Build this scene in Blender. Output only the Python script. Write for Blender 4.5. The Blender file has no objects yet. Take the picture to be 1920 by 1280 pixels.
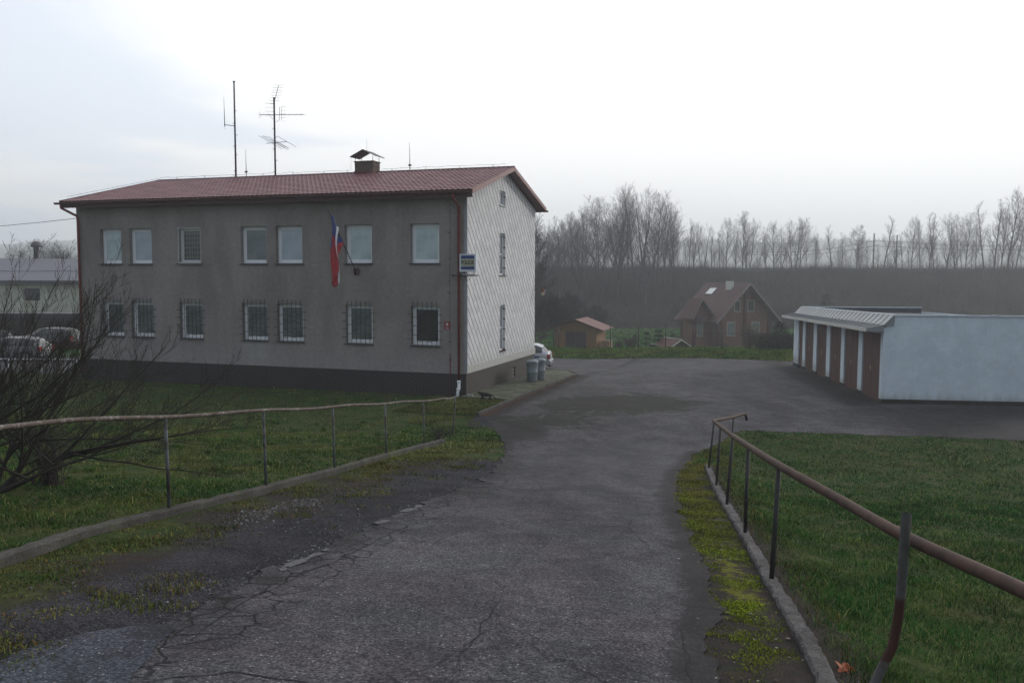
import bpy, bmesh, math, random
import numpy as np
from mathutils import Vector, Matrix, noise as mn
PI = math.pi
R = math.radians
sc = bpy.context.scene
COL = sc.collection
random.seed(7)
rng = np.random.default_rng(11)

# ------------------------------------------------------------------ materials
def mat(name, col, rough=.8, metal=0, var=0.0, vscale=3.0, bump=0.0, bscale=60.0, col2=None, spec=.3, stretch=None):
    m = bpy.data.materials.new(name); m.use_nodes = True
    nt = m.node_tree; N = nt.nodes; L = nt.links
    b = N['Principled BSDF']; b.inputs['Roughness'].default_value = rough
    b.inputs['Metallic'].default_value = metal; b.inputs['Specular IOR Level'].default_value = spec
    b.inputs['Base Color'].default_value = (*col, 1)
    tc = N.new('ShaderNodeTexCoord'); src = tc.outputs['Object']
    if stretch:
        mp = N.new('ShaderNodeMapping'); mp.inputs['Scale'].default_value = stretch
        L.new(src, mp.inputs['Vector']); src = mp.outputs[0]
    if var or col2:
        n = N.new('ShaderNodeTexNoise'); n.inputs['Scale'].default_value = vscale; n.inputs['Detail'].default_value = 6
        n.inputs['Roughness'].default_value = .62
        L.new(src, n.inputs['Vector'])
        r = N.new('ShaderNodeValToRGB'); r.color_ramp.elements[0].position = .35; r.color_ramp.elements[1].position = .68
        c2 = col2 or tuple(c*(1-var) for c in col); c1 = tuple(min(1, c*(1+var)) for c in col) if not col2 else col
        r.color_ramp.elements[0].color = (*c1, 1); r.color_ramp.elements[1].color = (*c2, 1)
        L.new(n.outputs['Fac'], r.inputs['Fac']); L.new(r.outputs['Color'], b.inputs['Base Color'])
    if bump:
        n2 = N.new('ShaderNodeTexNoise'); n2.inputs['Scale'].default_value = bscale; n2.inputs['Detail'].default_value = 4
        L.new(src, n2.inputs['Vector'])
        bp = N.new('ShaderNodeBump'); bp.inputs['Strength'].default_value = bump; bp.inputs['Distance'].default_value = .02
        L.new(n2.outputs['Fac'], bp.inputs['Height']); L.new(bp.outputs[0], b.inputs['Normal'])
    return m

class NG:
    """small helper to write node maths"""
    def __init__(s, m): s.nt = m.node_tree; s.N = s.nt.nodes; s.L = s.nt.links; s.b = s.N.get('Principled BSDF')
    def put(s, inp, v):
        if hasattr(v, 'is_output') or isinstance(v, bpy.types.NodeSocket): s.L.new(v, inp)
        else:
            try: inp.default_value = v
            except Exception: inp.default_value = (*v, 1)
    def math(s, op, a, b=0.0, c=None):
        n = s.N.new('ShaderNodeMath'); n.operation = op; s.put(n.inputs[0], a); s.put(n.inputs[1], b)
        if c is not None: s.put(n.inputs[2], c)
        return n.outputs[0]
    def mix(s, f, a, b):
        n = s.N.new('ShaderNodeMixRGB'); s.put(n.inputs[0], f); s.put(n.inputs[1], a); s.put(n.inputs[2], b); return n.outputs[0]
    def mul(s, a, b):
        n = s.N.new('ShaderNodeMixRGB'); n.blend_type = 'MULTIPLY'; n.inputs[0].default_value = 1; s.put(n.inputs[1], a); s.put(n.inputs[2], b); return n.outputs[0]
    def noise(s, vec, scale, detail=5, rough=.6, dist=0):
        n = s.N.new('ShaderNodeTexNoise'); n.inputs['Scale'].default_value = scale; n.inputs['Detail'].default_value = detail
        n.inputs['Roughness'].default_value = rough; n.inputs['Distortion'].default_value = dist
        s.L.new(vec, n.inputs['Vector']); return n.outputs['Fac']
    def step(s, v, a, b):
        n = s.N.new('ShaderNodeMapRange'); n.interpolation_type = 'SMOOTHSTEP'
        s.put(n.inputs['Value'], v); n.inputs['From Min'].default_value = a; n.inputs['From Max'].default_value = b
        return n.outputs[0]
    def bump(s, h, st, d=.02, nrm=None):
        n = s.N.new('ShaderNodeBump'); n.inputs['Strength'].default_value = st; n.inputs['Distance'].default_value = d
        s.put(n.inputs['Height'], h)
        if nrm: s.L.new(nrm, n.inputs['Normal'])
        return n.outputs[0]
    def coord(s, kind='Object'): return s.N.new('ShaderNodeTexCoord').outputs[kind]
    def mapping(s, v, scale=(1,1,1), rot=(0,0,0), loc=(0,0,0)):
        n = s.N.new('ShaderNodeMapping'); s.L.new(v, n.inputs['Vector']); n.inputs['Scale'].default_value = scale
        n.inputs['Rotation'].default_value = rot; n.inputs['Location'].default_value = loc; return n.outputs[0]
    def sep(s, v): n = s.N.new('ShaderNodeSeparateXYZ'); s.L.new(v, n.inputs[0]); return n.outputs
    def comb(s, x, y, z=0.0):
        n = s.N.new('ShaderNodeCombineXYZ'); s.put(n.inputs[0], x); s.put(n.inputs[1], y); s.put(n.inputs[2], z); return n.outputs[0]
    def attr(s, name): n = s.N.new('ShaderNodeAttribute'); n.attribute_name = name; return n.outputs

def newmat(name, rough=.9, spec=.2):
    m = bpy.data.materials.new(name); m.use_nodes = True; g = NG(m)
    g.b.inputs['Roughness'].default_value = rough; g.b.inputs['Specular IOR Level'].default_value = spec
    return m, g

M = {}
# plaster of the front: grey brown, weathered
m, g = newmat('plaster', .95, .1); o = g.coord()
n1 = g.noise(g.mapping(o, (1, 1, .45)), .55, 7, .65, .4); n2 = g.noise(o, 7, 6, .7); n3 = g.noise(o, 90, 2, .5)
c = g.mix(g.step(n1, .35, .66), (.25, .215, .20), (.33, .295, .28))
z = g.sep(o)[2]
low = g.math('MULTIPLY', g.step(g.math('ADD', z, g.math('MULTIPLY', n1, 2.5)), 3.7, 1.9), .55)
c = g.mix(low, c, (.36, .335, .33))
c = g.mul(c, g.mix(g.step(n2, .3, .75), (.86, .86, .87), (1.1, 1.09, 1.08))); c = g.mul(c, g.mix(g.step(g.noise(g.mapping(o, (1, 1, .12)), 2.2, 5, .7), .55, .75), (1, 1, 1), (.86, .86, .86)))
c = g.mul(c, g.mix(g.step(n3, .35, .65), (.86, .86, .86), (1.1, 1.1, 1.1)))
g.put(g.b.inputs['Base Color'], c); g.put(g.b.inputs['Normal'], g.bump(n3, .35)); M['plaster'] = m
m, g = newmat('plaster_new', .95, .1); o = g.coord(); n3 = g.noise(o, 80, 2, .5)
g.put(g.b.inputs['Base Color'], g.mix(g.step(g.noise(o, 2.5), .3, .7), (.37, .345, .345), (.30, .28, .275))); g.put(g.b.inputs['Normal'], g.bump(n3, .3)); M['plaster_new'] = m
# brick facing of the plinth
def brickmat(name, dark, dark2, mortar, horiz):
    m, g = newmat(name, .6, .35); o = g.coord(); s = g.sep(o)
    v = g.comb(s[0] if horiz else s[1], s[2])
    bt = g.N.new('ShaderNodeTexBrick'); g.L.new(v, bt.inputs['Vector']); bt.inputs['Scale'].default_value = 1
    bt.inputs['Brick Width'].default_value = .26; bt.inputs['Row Height'].default_value = .0765; bt.inputs['Mortar Size'].default_value = .007
    bt.inputs['Mortar Smooth'].default_value = .15; bt.inputs['Bias'].default_value = 0
    bt.inputs['Color1'].default_value = (*dark, 1); bt.inputs['Color2'].default_value = (*dark2, 1); bt.inputs['Mortar'].default_value = (*mortar, 1)
    c = g.mul(bt.outputs['Color'], g.mix(g.noise(o, 1.2, 5), (.7, .7, .7), (1.3, 1.3, 1.3)))
    c = g.mul(c, g.mix(g.step(g.noise(o, 30, 3), .3, .7), (.75, .75, .75), (1.2, 1.2, 1.2)))
    g.put(g.b.inputs['Base Color'], c)
    g.put(g.b.inputs['Normal'], g.bump(g.math('SUBTRACT', 1.0, bt.outputs['Fac']), .6, .01)); return m
M['brickf'] = brickmat('brick_front', (.012, .009, .009), (.024, .017, .016), (.11, .10, .095), True)
M['bricks'] = brickmat('brick_side', (.015, .009, .008), (.027, .016, .014), (.10, .088, .08), False)
# rhombic slates of the side wall
def slate():
    m, g = newmat('slate_cladding', .8, .25); o = g.coord(); s = g.sep(o)
    wob = g.math('MULTIPLY', g.math('SUBTRACT', g.noise(o, 1.6, 3), .5), .02)
    P = .385
    zz_ = g.math('DIVIDE', s[2], 1.12)
    u = g.math('DIVIDE', g.math('ADD', g.math('ADD', s[1], zz_), wob), P)
    v = g.math('DIVIDE', g.math('ADD', g.math('SUBTRACT', s[1], zz_), wob), P)
    fu = g.math('FRACT', u); fv = g.math('FRACT', v)
    lu = g.step(fu, .135, .10)
    lv = g.math('MULTIPLY', g.step(fv, .05, .02), g.math('MULTIPLY_ADD', g.step(g.noise(o, 3, 3), .4, .6), .4, .08))
    line = g.math('MAXIMUM', lu, lv)
    cell = g.N.new('ShaderNodeTexWhiteNoise'); g.L.new(g.comb(g.math('FLOOR', u), g.math('FLOOR', v)), cell.inputs['Vector'])
    base = g.mix(cell.outputs['Value'], (.62, .615, .63), (.75, .74, .75))
    base = g.mul(base, g.mix(g.step(g.noise(o, 9, 6, .7), .3, .75), (.86, .85, .83), (1.06, 1.06, 1.06)))
    # grime along the lower edge
    gr = g.math('MULTIPLY', g.step(g.math('ADD', s[2], g.math('MULTIPLY', g.noise(g.mapping(o, (1, 6, .6)), 1.5, 5, .7), 1.6)), 2.4, 1.7), .35)
    base = g.mix(gr, base, (.27, .27, .25))
    c = g.mix(line, base, (.016, .014, .016)); g.put(g.b.inputs['Base Color'], c)
    h = g.math('ADD', g.math('MULTIPLY', fu, .6), g.math('MULTIPLY', fv, .3)); g.put(g.b.inputs['Normal'], g.bump(h, .5, .015)); return m
M['slate'] = slate()
m, g = newmat('band', .9, .15); o = g.coord()
st = g.step(g.noise(g.mapping(o, (1, 7, .8)), 1.3, 6, .7), .55, .72)
g.put(g.b.inputs['Base Color'], g.mix(g.math('MULTIPLY', st, .7), g.mix(g.noise(o, 4), (.52, .51, .48), (.40, .39, .37)), (.10, .105, .09))); M['band'] = m
# roof tiles
m, g = newmat('roof_tile', .55, .35); o = g.coord(); n = g.noise(o, 1.3, 6, .65); n2 = g.noise(o, 22, 3)
c = g.mix(g.step(n, .35, .7), (.19, .075, .082), (.265, .125, .135)); c = g.mul(c, g.mix(g.step(n2, .3, .7), (.82, .82, .82), (1.12, 1.1, 1.1)))
g.put(g.b.inputs['Base Color'], c); M['tile'] = m
M['redmetal'] = mat('red_paint', (.12, .034, .032), .45, var=.2, vscale=4)
M['redpipe'] = mat('red_pipe', (.20, .035, .03), .45, var=.2, vscale=3)
M['darkred'] = mat('dark_red', (.07, .022, .022), .5)
M['verge'] = mat('verge_board', (.20, .085, .075), .5, var=.15)
M['white'] = mat('white_frame', (.84, .85, .88), .35, var=.04, spec=.5)
M['dirtywhite'] = mat('dirty_white', (.55, .54, .5), .7, var=.15, vscale=8)
M['sill'] = mat('sill_metal', (.06, .055, .065), .5)
M['black'] = mat('black_iron', (.018, .017, .018), .55, metal=0)
M['steel'] = mat('galvanised', (.33, .34, .36), .45, metal=.4, var=.2, vscale=4)
M['mast'] = mat('mast_paint', (.055, .045, .055), .6)
def glassmat(name, a, b, rough=.12):
    m, g = newmat(name, rough, .5); o = g.coord(); s = g.sep(o)
    n = g.noise(o, 1.3, 3)
    c = g.mix(g.step(n, .35, .7), a, b)
    g.put(g.b.inputs['Base Color'], c); g.b.inputs['Coat Weight'].default_value = .4; g.b.inputs['Coat Roughness'].default_value = .03
    return m
M['glass_blind'] = glassmat('pane_with_pale_blind', (.52, .63, .64), (.38, .47, .49))
M['glass_blind2'] = glassmat('pane_with_blue_blind', (.44, .50, .57), (.34, .40, .46))
M['glass_curt'] = glassmat('pane_with_green_curtain', (.18, .205, .21), (.10, .118, .125))
M['glass_dark'] = glassmat('pane_dark', (.05, .053, .058), (.03, .032, .036))
M['glass_block'] = mat('glass_blocks', (.22, .22, .24), .3, var=.25, vscale=5, stretch=(1, 1, 2.2))
# rusty pipe of the railings
m, g = newmat('rusty_rail', .75, .25); o = g.coord(); n = g.noise(o, 5, 8, .75); n2 = g.noise(o, 130, 3, .7)
c = g.mix(g.step(n, .42, .6), (.085, .050, .038), (.052, .033, .027)); c = g.mix(g.step(g.noise(o, 2.1, 6, .8), .6, .66), c, (.14, .08, .058))
c = g.mul(c, g.mix(n2, (.6, .6, .6), (1.4, 1.35, 1.3))); g.put(g.b.inputs['Base Color'], c); g.put(g.b.inputs['Normal'], g.bump(n2, .4, .003)); M['rust'] = m
m, g = newmat('worn_rail', .7, .3); o = g.coord(); n = g.noise(o, 3.2, 8, .8)
c = g.mix(g.step(n, .5, .58), (.085, .062, .050), (.20, .185, .168)); c = g.mix(g.step(g.noise(o, 12, 6, .75), .48, .56), c, (.075, .05, .04))
g.put(g.b.inputs['Base Color'], c); M['worn'] = m
m, g = newmat('grey_post', .65, .3); o = g.coord(); n = g.noise(o, 4.5, 8, .75)
c = g.mix(g.step(n, .5, .62), (.044, .042, .042), (.028, .021, .018)); c = g.mix(g.step(g.noise(o, 3, 6, .8, .5), .62, .66), c, (.09, .035, .02))
g.put(g.b.inputs['Base Color'], c); g.put(g.b.inputs['Normal'], g.bump(n, .3, .004)); M['post'] = m
m, g = newmat('weathered_post', .65, .3); o = g.coord(); n = g.noise(o, 3.5, 8, .75)
c = g.mix(g.step(n, .45, .58), (.11, .118, .125), (.045, .038, .034))
g.put(g.b.inputs['Base Color'], c); M['postl'] = m
# old concrete
def concrete(name, a, b, moss=(.10, .115, .05), mossy=.55):
    m, g = newmat(name, .95, .1); o = g.coord()
    n = g.noise(o, 2.5, 8, .7); n2 = g.noise(o, 45, 5, .7)
    vor = g.N.new('ShaderNodeTexVoronoi'); vor.inputs['Scale'].default_value = 28; g.L.new(o, vor.inputs['Vector'])
    c = g.mix(g.step(n, .3, .7), a, b); c = g.mul(c, g.mix(g.step(n2, .3, .7), (.62, .62, .62), (1.3, 1.3, 1.3)))
    c = g.mix(g.math('MULTIPLY', g.step(vor.outputs['Distance'], .25, .12), .45), c, (.05, .045, .042))
    c = g.mix(g.math('MULTIPLY', g.step(g.noise(o, 1.7, 6, .7), mossy, mossy+.12), .7), c, moss)
    g.put(g.b.inputs['Base Color'], c); g.put(g.b.inputs['Normal'], g.bump(n2, .8, .02)); return m
M['kerb'] = concrete('kerb_concrete', (.105, .098, .088), (.06, .056, .05))
M['kerbr'] = concrete('crumbling_kerb', (.15, .14, .14), (.075, .07, .07), (.09, .075, .055), .6)
M['walk'] = concrete('walkway_concrete', (.15, .145, .12), (.095, .095, .075), (.06, .075, .03), .45)
M['apron'] = concrete('apron_concrete', (.30, .29, .28), (.2, .2, .19), (.1, .11, .06), .65)

# asphalt
def asphalt(name, base=(.064, .061, .064), crack=1.0, blue=False):
    m, g = newmat(name, .88, .15); o = g.coord('Object')
    at = g.attr('stain'); sp = g.N.new('ShaderNodeSeparateColor'); g.L.new(at['Color'], sp.inputs[0])
    moss, dark, net = sp.outputs[0], sp.outputs[1], sp.outputs[2]
    big = g.noise(g.mapping(o, (1, .45, 1)), .5, 8, .6, .6); mid = g.noise(o, 3.2, 8, .65); fine = g.noise(o, 85, 3, .75)
    v = g.N.new('ShaderNodeTexVoronoi'); v.inputs['Scale'].default_value = 62; g.L.new(o, v.inputs['Vector'])
    wn = g.N.new('ShaderNodeTexWhiteNoise'); g.L.new(v.outputs['Position'], wn.inputs['Vector'])
    c = g.mix(g.step(big, .32, .68), tuple(x*.68 for x in base), tuple(x*1.2 for x in base))
    c = g.mul(c, g.mix(g.step(mid, .3, .7), (.86, .86, .86), (1.1, 1.1, 1.12)))
    c = g.mul(c, g.mix(g.step(fine, .32, .68), (.42, .42, .42), (1.6, 1.58, 1.6)))
    c = g.mul(c, g.mix(g.step(g.noise(o, 30, 2, .6), .35, .65), (.78, .78, .80), (1.22, 1.2, 1.22)))
    c = g.mul(c, g.mix(g.step(g.noise(o, .9, 3), .4, .6), (1.04, 1.0, 1.03), (.95, 1.0, .99)))
    stone = g.math('MULTIPLY', g.step(v.outputs['Distance'], .30, .12), g.step(wn.outputs['Value'], .80, 1.0))
    c = g.mul(c, g.mix(g.step(g.noise(o, 44, 2, .5), .44, .56), (.70, .70, .71), (1.3, 1.29, 1.3)))
    c = g.mix(g.math('MULTIPLY', stone, .85), c, (.34, .33, .33))
    v3 = g.N.new('ShaderNodeTexVoronoi'); v3.inputs['Scale'].default_value = 42; g.L.new(o, v3.inputs['Vector'])
    w3 = g.N.new('ShaderNodeTexWhiteNoise'); g.L.new(v3.outputs['Position'], w3.inputs['Vector'])
    c = g.mix(g.math('MULTIPLY', g.step(v3.outputs['Distance'], .36, .28), g.step(w3.outputs['Value'], .925, .96)), c, (.27, .265, .265))
    c = g.mix(g.math('MULTIPLY', g.step(v3.outputs['Distance'], .42, .3), g.step(w3.outputs['Value'], .10, .07)), c, (.018, .017, .017))
    c = g.mix(g.math('MULTIPLY', g.step(g.math('ADD', dark, g.math('MULTIPLY', g.math('SUBTRACT', mid, .5), .9)), .32, .66), .85), c, (.020, .0175, .019))
    c = g.mix(g.math('MULTIPLY', g.step(g.math('ADD', moss, g.math('MULTIPLY', g.math('SUBTRACT', g.noise(g.mapping(o, (1, 1.3, 1), (0, 0, .5)), .9, 12, .8, 1.2), .5), 2.6)), .40, .56), .9), c, (.017, .018, .012))
    strk = g.noise(g.mapping(o, (1.15, 1, 1), (0, 0, .4)), 1.0, 12, .74, .9)
    c = g.mul(c, g.mix(g.step(strk, .38, .60), (.70, .68, .70), (1.13, 1.13, 1.13)))
    c = g.mul(c, g.mix(g.step(g.noise(o, 11, 8, .8), .38, .62), (.80, .80, .80), (1.17, 1.17, 1.17)))
    # crazed cracks
    wv = g.N.new('ShaderNodeVectorMath'); wv.operation = 'ADD'
    nz = g.N.new('ShaderNodeTexNoise'); nz.inputs['Scale'].default_value = 2.4; nz.inputs['Detail'].default_value = 6; g.L.new(o, nz.inputs['Vector'])
    sc_ = g.N.new('ShaderNodeVectorMath'); sc_.operation = 'SCALE'; sc_.inputs['Scale'].default_value = .28; g.L.new(nz.outputs['Color'], sc_.inputs[0])
    g.L.new(o, wv.inputs[0]); g.L.new(sc_.outputs[0], wv.inputs[1])
    ve = g.N.new('ShaderNodeTexVoronoi'); ve.feature = 'DISTANCE_TO_EDGE'; ve.inputs['Scale'].default_value = 3.4; g.L.new(wv.outputs[0], ve.inputs['Vector'])
    ve2 = g.N.new('ShaderNodeTexVoronoi'); ve2.feature = 'DISTANCE_TO_EDGE'; ve2.inputs['Scale'].default_value = .42; g.L.new(wv.outputs[0], ve2.inputs['Vector'])
    k1 = g.math('MULTIPLY', g.step(ve.outputs['Distance'], .045, .015), g.step(g.math('ADD', net, g.math('MULTIPLY', g.math('SUBTRACT', mid, .5), .8)), .35, .6))
    k2 = g.math('MULTIPLY', g.step(ve2.outputs['Distance'], .0032, .0010), g.math('MULTIPLY', g.step(g.noise(o, .6, 4), .5, .58), .6))
    k = g.math('MULTIPLY', g.math('MAXIMUM', k1, k2), .93*crack)
    c = g.mix(k, c, (.012, .011, .011))
    g.put(g.b.inputs['Base Color'], c)
    h = g.math('SUBTRACT', g.math('ADD', g.math('MULTIPLY', fine, .5), g.math('MULTIPLY', stone, .3)), g.math('MULTIPLY', k, 2.5))
    g.put(g.b.inputs['Normal'], g.bump(h, .55, .006)); return m
M['asphalt'] = asphalt('asphalt'); M['asphaltb'] = asphalt('bluish_asphalt', (.050, .056, .066), .0)
M['crack'] = mat('crack', (.014, .012, .012), 1)
M['lime'] = mat('lime_patch', (.10, .097, .10), .95, var=.5, vscale=30, bump=.5, bscale=80)
# ground
m, g = newmat('ground', 1, .05); o = g.coord()
sp = g.N.new('ShaderNodeSeparateColor'); g.L.new(g.attr('kind')['Color'], sp.inputs[0])
grs, grv, far = sp.outputs[0], sp.outputs[1], sp.outputs[2]
n = g.noise(o, 1.1, 8, .7, .4); n2 = g.noise(o, 9, 7, .75); n3 = g.noise(o, 60, 4, .7)
grassc = g.mix(g.step(n, .38, .62), (.026, .050, .014), (.058, .062, .024)); grassc = g.mul(grassc, g.mix(g.step(n2, .3, .7), (.6, .6, .6), (1.35, 1.35, 1.3)))
grassc = g.mix(g.step(g.sep(o)[1], 48, 62), grassc, (.036, .085, .026))
mossv = g.attr('moss')['Fac']
soil = g.mix(g.step(n2, .35, .65), (.050, .040, .034), (.028, .026, .027))
v = g.N.new('ShaderNodeTexVoronoi'); v.inputs['Scale'].default_value = 62; g.L.new(o, v.inputs['Vector'])
wn = g.N.new('ShaderNodeTexWhiteNoise'); g.L.new(v.outputs['Position'], wn.inputs['Vector'])
gc = g.mix(wn.outputs['Value'], (.020, .019, .022), (.075, .072, .078)); gc = g.mul(gc, g.mix(g.step(n, .3, .7), (.6, .6, .6), (1.2, 1.2, 1.25)))
c = g.mix(g.step(g.math('ADD', grs, g.math('MULTIPLY', g.math('SUBTRACT', n2, .5), .9)), .35, .65), soil, grassc)
c = g.mix(g.step(g.math('ADD', grv, g.math('MULTIPLY', g.math('SUBTRACT', n2, .5), 1.1)), .4, .62), c, gc)
c = g.mix(g.math('MULTIPLY', g.step(g.math('ADD', mossv, g.math('MULTIPLY', g.math('SUBTRACT', g.noise(o, 7, 7, .75), .5), 1.5)), .45, .62), .9), c, g.mix(g.noise(o, 16, 5, .7), (.085, .10, .012), (.17, .16, .03)))
c = g.mix(far, c, g.mix(g.step(g.sep(o)[1], 290, 330), g.mix(g.step(g.noise(o, .03, 5), .35, .65), (.040, .085, .045), (.05, .10, .05)), g.mix(g.step(g.noise(o, .02, 6, .7), .4, .6), (.055, .06, .058), (.09, .09, .085))))
g.put(g.b.inputs['Base Color'], c)
g.put(g.b.inputs['Normal'], g.bump(g.math('ADD', n3, g.math('MULTIPLY', v.outputs['Distance'], g.math('MULTIPLY', grv, 2))), .6, .02)); M['ground'] = m

def attrmat(name, rough=.85, mulc=(1, 1, 1), spec=.2):
    m, g = newmat(name, rough, spec); g.put(g.b.inputs['Base Color'], g.mul(g.attr('col')['Color'], (*mulc, 1))); return m
M['blade'] = attrmat('grass_blade', .8, (1.12, 1.30, .86), .04); M['stone'] = attrmat('loose_stone', .95); M['brush'] = attrmat('brush_stem', .95, spec=.02)

# ------------------------------------------------------------------ object helpers
def tag(o, label=None, cat=None, group=None, kind=None):
    if label: o['label'] = label
    if cat: o['category'] = cat
    if group: o['group'] = group
    if kind: o['kind'] = kind
    return o
def thing(name, loc, rz=0, label=None, cat=None, group=None):
    o = bpy.data.objects.new(name, None); COL.objects.link(o); o.location = loc; o.rotation_euler = (0, 0, rz)
    o.empty_display_size = .2
    return tag(o, label, cat, group)
def copy_tree(o, parent=None):
    c = o.copy(); COL.objects.link(c); c.parent = parent
    for ch in o.children: copy_tree(ch, c)
    return c

class MB:
    def __init__(s): s.v = []; s.f = []; s.m = []; s.sm = []
    def add(s, vs, fs, mi=0, smooth=False):
        k = len(s.v); s.v += [tuple(p) for p in vs]
        for f in fs: s.f.append(tuple(i+k for i in f)); s.m.append(mi); s.sm.append(smooth)
        return s
    def box(s, x0, x1, y0, y1, z0, z1, mi=0, xf=None):
        vs = [(x, y, z) for z in (z0, z1) for y in (y0, y1) for x in (x0, x1)]
        if xf: vs = [xf(*p) for p in vs]
        return s.add(vs, [(0, 2, 3, 1), (4, 5, 7, 6), (0, 1, 5, 4), (2, 6, 7, 3), (0, 4, 6, 2), (1, 3, 7, 5)], mi)
    def quad(s, a, b, c, d, mi=0): return s.add([a, b, c, d], [(0, 1, 2, 3)], mi)
    def poly(s, pts, mi=0): return s.add(pts, [tuple(range(len(pts)))], mi)
    def prism(s, pts, vec, mi=0):
        n = len(pts); vec = Vector(vec); q = [tuple(Vector(p)+vec) for p in pts]
        fs = [tuple(range(n))[::-1], tuple(range(n, 2*n))] + [(i, (i+1) % n, n+(i+1) % n, n+i) for i in range(n)]
        return s.add(list(pts)+q, fs, mi)
    def tube(s, pts, rad, n=6, mi=0, cap=True, smooth=True):
        pts = [Vector(p) for p in pts]
        if not hasattr(rad, '__len__'): rad = [rad]*len(pts)
        vs = []; up = None
        for i, p in enumerate(pts):
            d = (pts[min(i+1, len(pts)-1)]-pts[max(i-1, 0)])
            if d.length < 1e-9: d = Vector((0, 0, 1))
            d.normalize()
            a = Vector((0, 0, 1)) if abs(d.z) < .9 else Vector((1, 0, 0))
            if up is not None:
                a = up
            u = (a-d*a.dot(d))
            if u.length < 1e-4: u = d.orthogonal()
            u.normalize(); w = d.cross(u); up = u
            for k in range(n):
                t = 2*PI*k/n; vs.append(p+(u*math.cos(t)+w*math.sin(t))*rad[i])
        fs = []
        for i in range(len(pts)-1):
            for k in range(n):
                a = i*n+k; b = i*n+(k+1) % n; fs.append((a, b, b+n, a+n))
        s.add(vs, fs, mi, smooth)
        if cap:
            k0 = len(s.v)-len(vs)
            s.f.append(tuple(k0+i for i in range(n))[::-1]); s.m.append(mi); s.sm.append(False)
            s.f.append(tuple(k0+len(vs)-n+i for i in range(n))); s.m.append(mi); s.sm.append(False)
        return s
    def build(s, name, mats, parent=None, loc=None, rz=None):
        me = bpy.data.meshes.new(name); me.from_pydata(s.v, [], s.f)
        for m_ in (mats if isinstance(mats, (list, tuple)) else [mats]): me.materials.append(m_)
        me.polygons.foreach_set('material_index', s.m); me.polygons.foreach_set('use_smooth', s.sm)
        bm = bmesh.new(); bm.from_mesh(me); bmesh.ops.recalc_face_normals(bm, faces=bm.faces); bm.to_mesh(me); bm.free()
        me.update(); o = bpy.data.objects.new(name, me); COL.objects.link(o)
        if parent: o.parent = parent
        if loc is not None: o.location = loc
        if rz is not None: o.rotation_euler = (0, 0, rz)
        return o
def textmesh(name, body, size, m, parent, loc, rot, bold=0.0, sx=1):
    cu = bpy.data.curves.new(name, 'FONT'); cu.body = body; cu.size = size; cu.align_x = 'CENTER'; cu.align_y = 'CENTER'; cu.extrude = .002; cu.offset = bold
    t = bpy.data.objects.new('tmp_text', cu); COL.objects.link(t)
    bpy.context.view_layer.update()
    me = bpy.data.meshes.new_from_object(t.evaluated_get(bpy.context.evaluated_depsgraph_get()))
    bpy.data.objects.remove(t); me.materials.clear(); me.materials.append(m)
    o = bpy.data.objects.new(name, me); COL.objects.link(o); o.parent = parent; o.location = loc; o.rotation_euler = rot; o.scale = (sx, 1, 1)
    return o

def np_mesh(name, V, T, m, cols=None, attr='col', parent=None, smooth=False, n=3, mi=None, mats=None):
    """V (k,3), T (f,n) arrays; cols per vertex (k,3)"""
    me = bpy.data.meshes.new(name); me.vertices.add(len(V)); me.vertices.foreach_set('co', np.asarray(V, np.float32).ravel())
    me.loops.add(len(T)*n); me.loops.foreach_set('vertex_index', np.asarray(T, np.int32).ravel())
    me.polygons.add(len(T)); me.polygons.foreach_set('loop_start', np.arange(0, len(T)*n, n, dtype=np.int32))
    me.polygons.foreach_set('loop_total', np.full(len(T), n, np.int32))
    for mm in (mats or [m]): me.materials.append(mm)
    if mi is not None: me.polygons.foreach_set('material_index', np.asarray(mi, np.int32))
    me.polygons.foreach_set('use_smooth', np.full(len(T), smooth))
    me.update(calc_edges=True)
    if cols is not None:
        a = me.color_attributes.new(attr, 'FLOAT_COLOR', 'POINT')
        a.data.foreach_set('color', np.hstack([cols, np.ones((len(V), 1))]).astype(np.float32).ravel())
    o = bpy.data.objects.new(name, me); COL.objects.link(o)
    if parent: o.parent = parent
    return o

# ------------------------------------------------------------------ terrain
def sstep(x, a, b):
    t = np.clip((x-a)/(b-a), 0, 1); return t*t*(3-2*t)
def splus(r, w): return w*np.logaddexp(0, r/w)
def yedge(x): return np.interp(x, [3, 16, 30], [56, 49.5, 49.0])
def G0(x, y):
    x = np.asarray(x, float); y = np.asarray(y, float)
    r = 2.8-.124*np.maximum(y, -6)-.045*np.clip(x, -16, 20); z = splus(r, .12)
    z = z-.014*splus(y-31, .8)
    sx_ = 1-.8*sstep(x, 3, 13)
    z = z-sx_*.42*sstep(y, 40.5, 48.5)-sx_*.01*np.clip(y-48, 0, 8)
    e = y-yedge(x)
    z0 = z
    z = z+.34*sstep(e, .0, 2.2)
    gard = np.interp(y, [0, 60, 68, 84, 118, 150, 260, 320, 450, 700, 1000, 1300, 1480], [-.6, -.9, -1.35, -2.5, -2.75, 4.6, 7.2, 5, 2, 8, 32, 50, 56])
    hill = (mn_like(x*.0035, y*.002)*9*sstep(y, 600, 1250))
    t = sstep(e, 3.2, 9.5)
    z = z*(1-t)+(gard+hill)*t
    # right lawn lies a little lower than the ramp kerb
    kx = np.interp(y, KRY, KRX)
    z = z-.16*sstep(x-kx, .25, 1.3)*sstep(y, 24.5, 20)*(y < 26)
    return z
def mn_like(a, b): return np.sin(a*2.1+1)*np.cos(b*1.7)+.5*np.sin(a*5.3+b*3.1)
KLX = [-4.6, -4.4, -4.30, -4.26, -4.0, -3.52, -3.11, -2.67, -2.19, -1.66]; KLY = [-6, 3, 6.96, 8.25, 9.61, 12.07, 14.66, 17.91, 20.93, 23.1]
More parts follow.
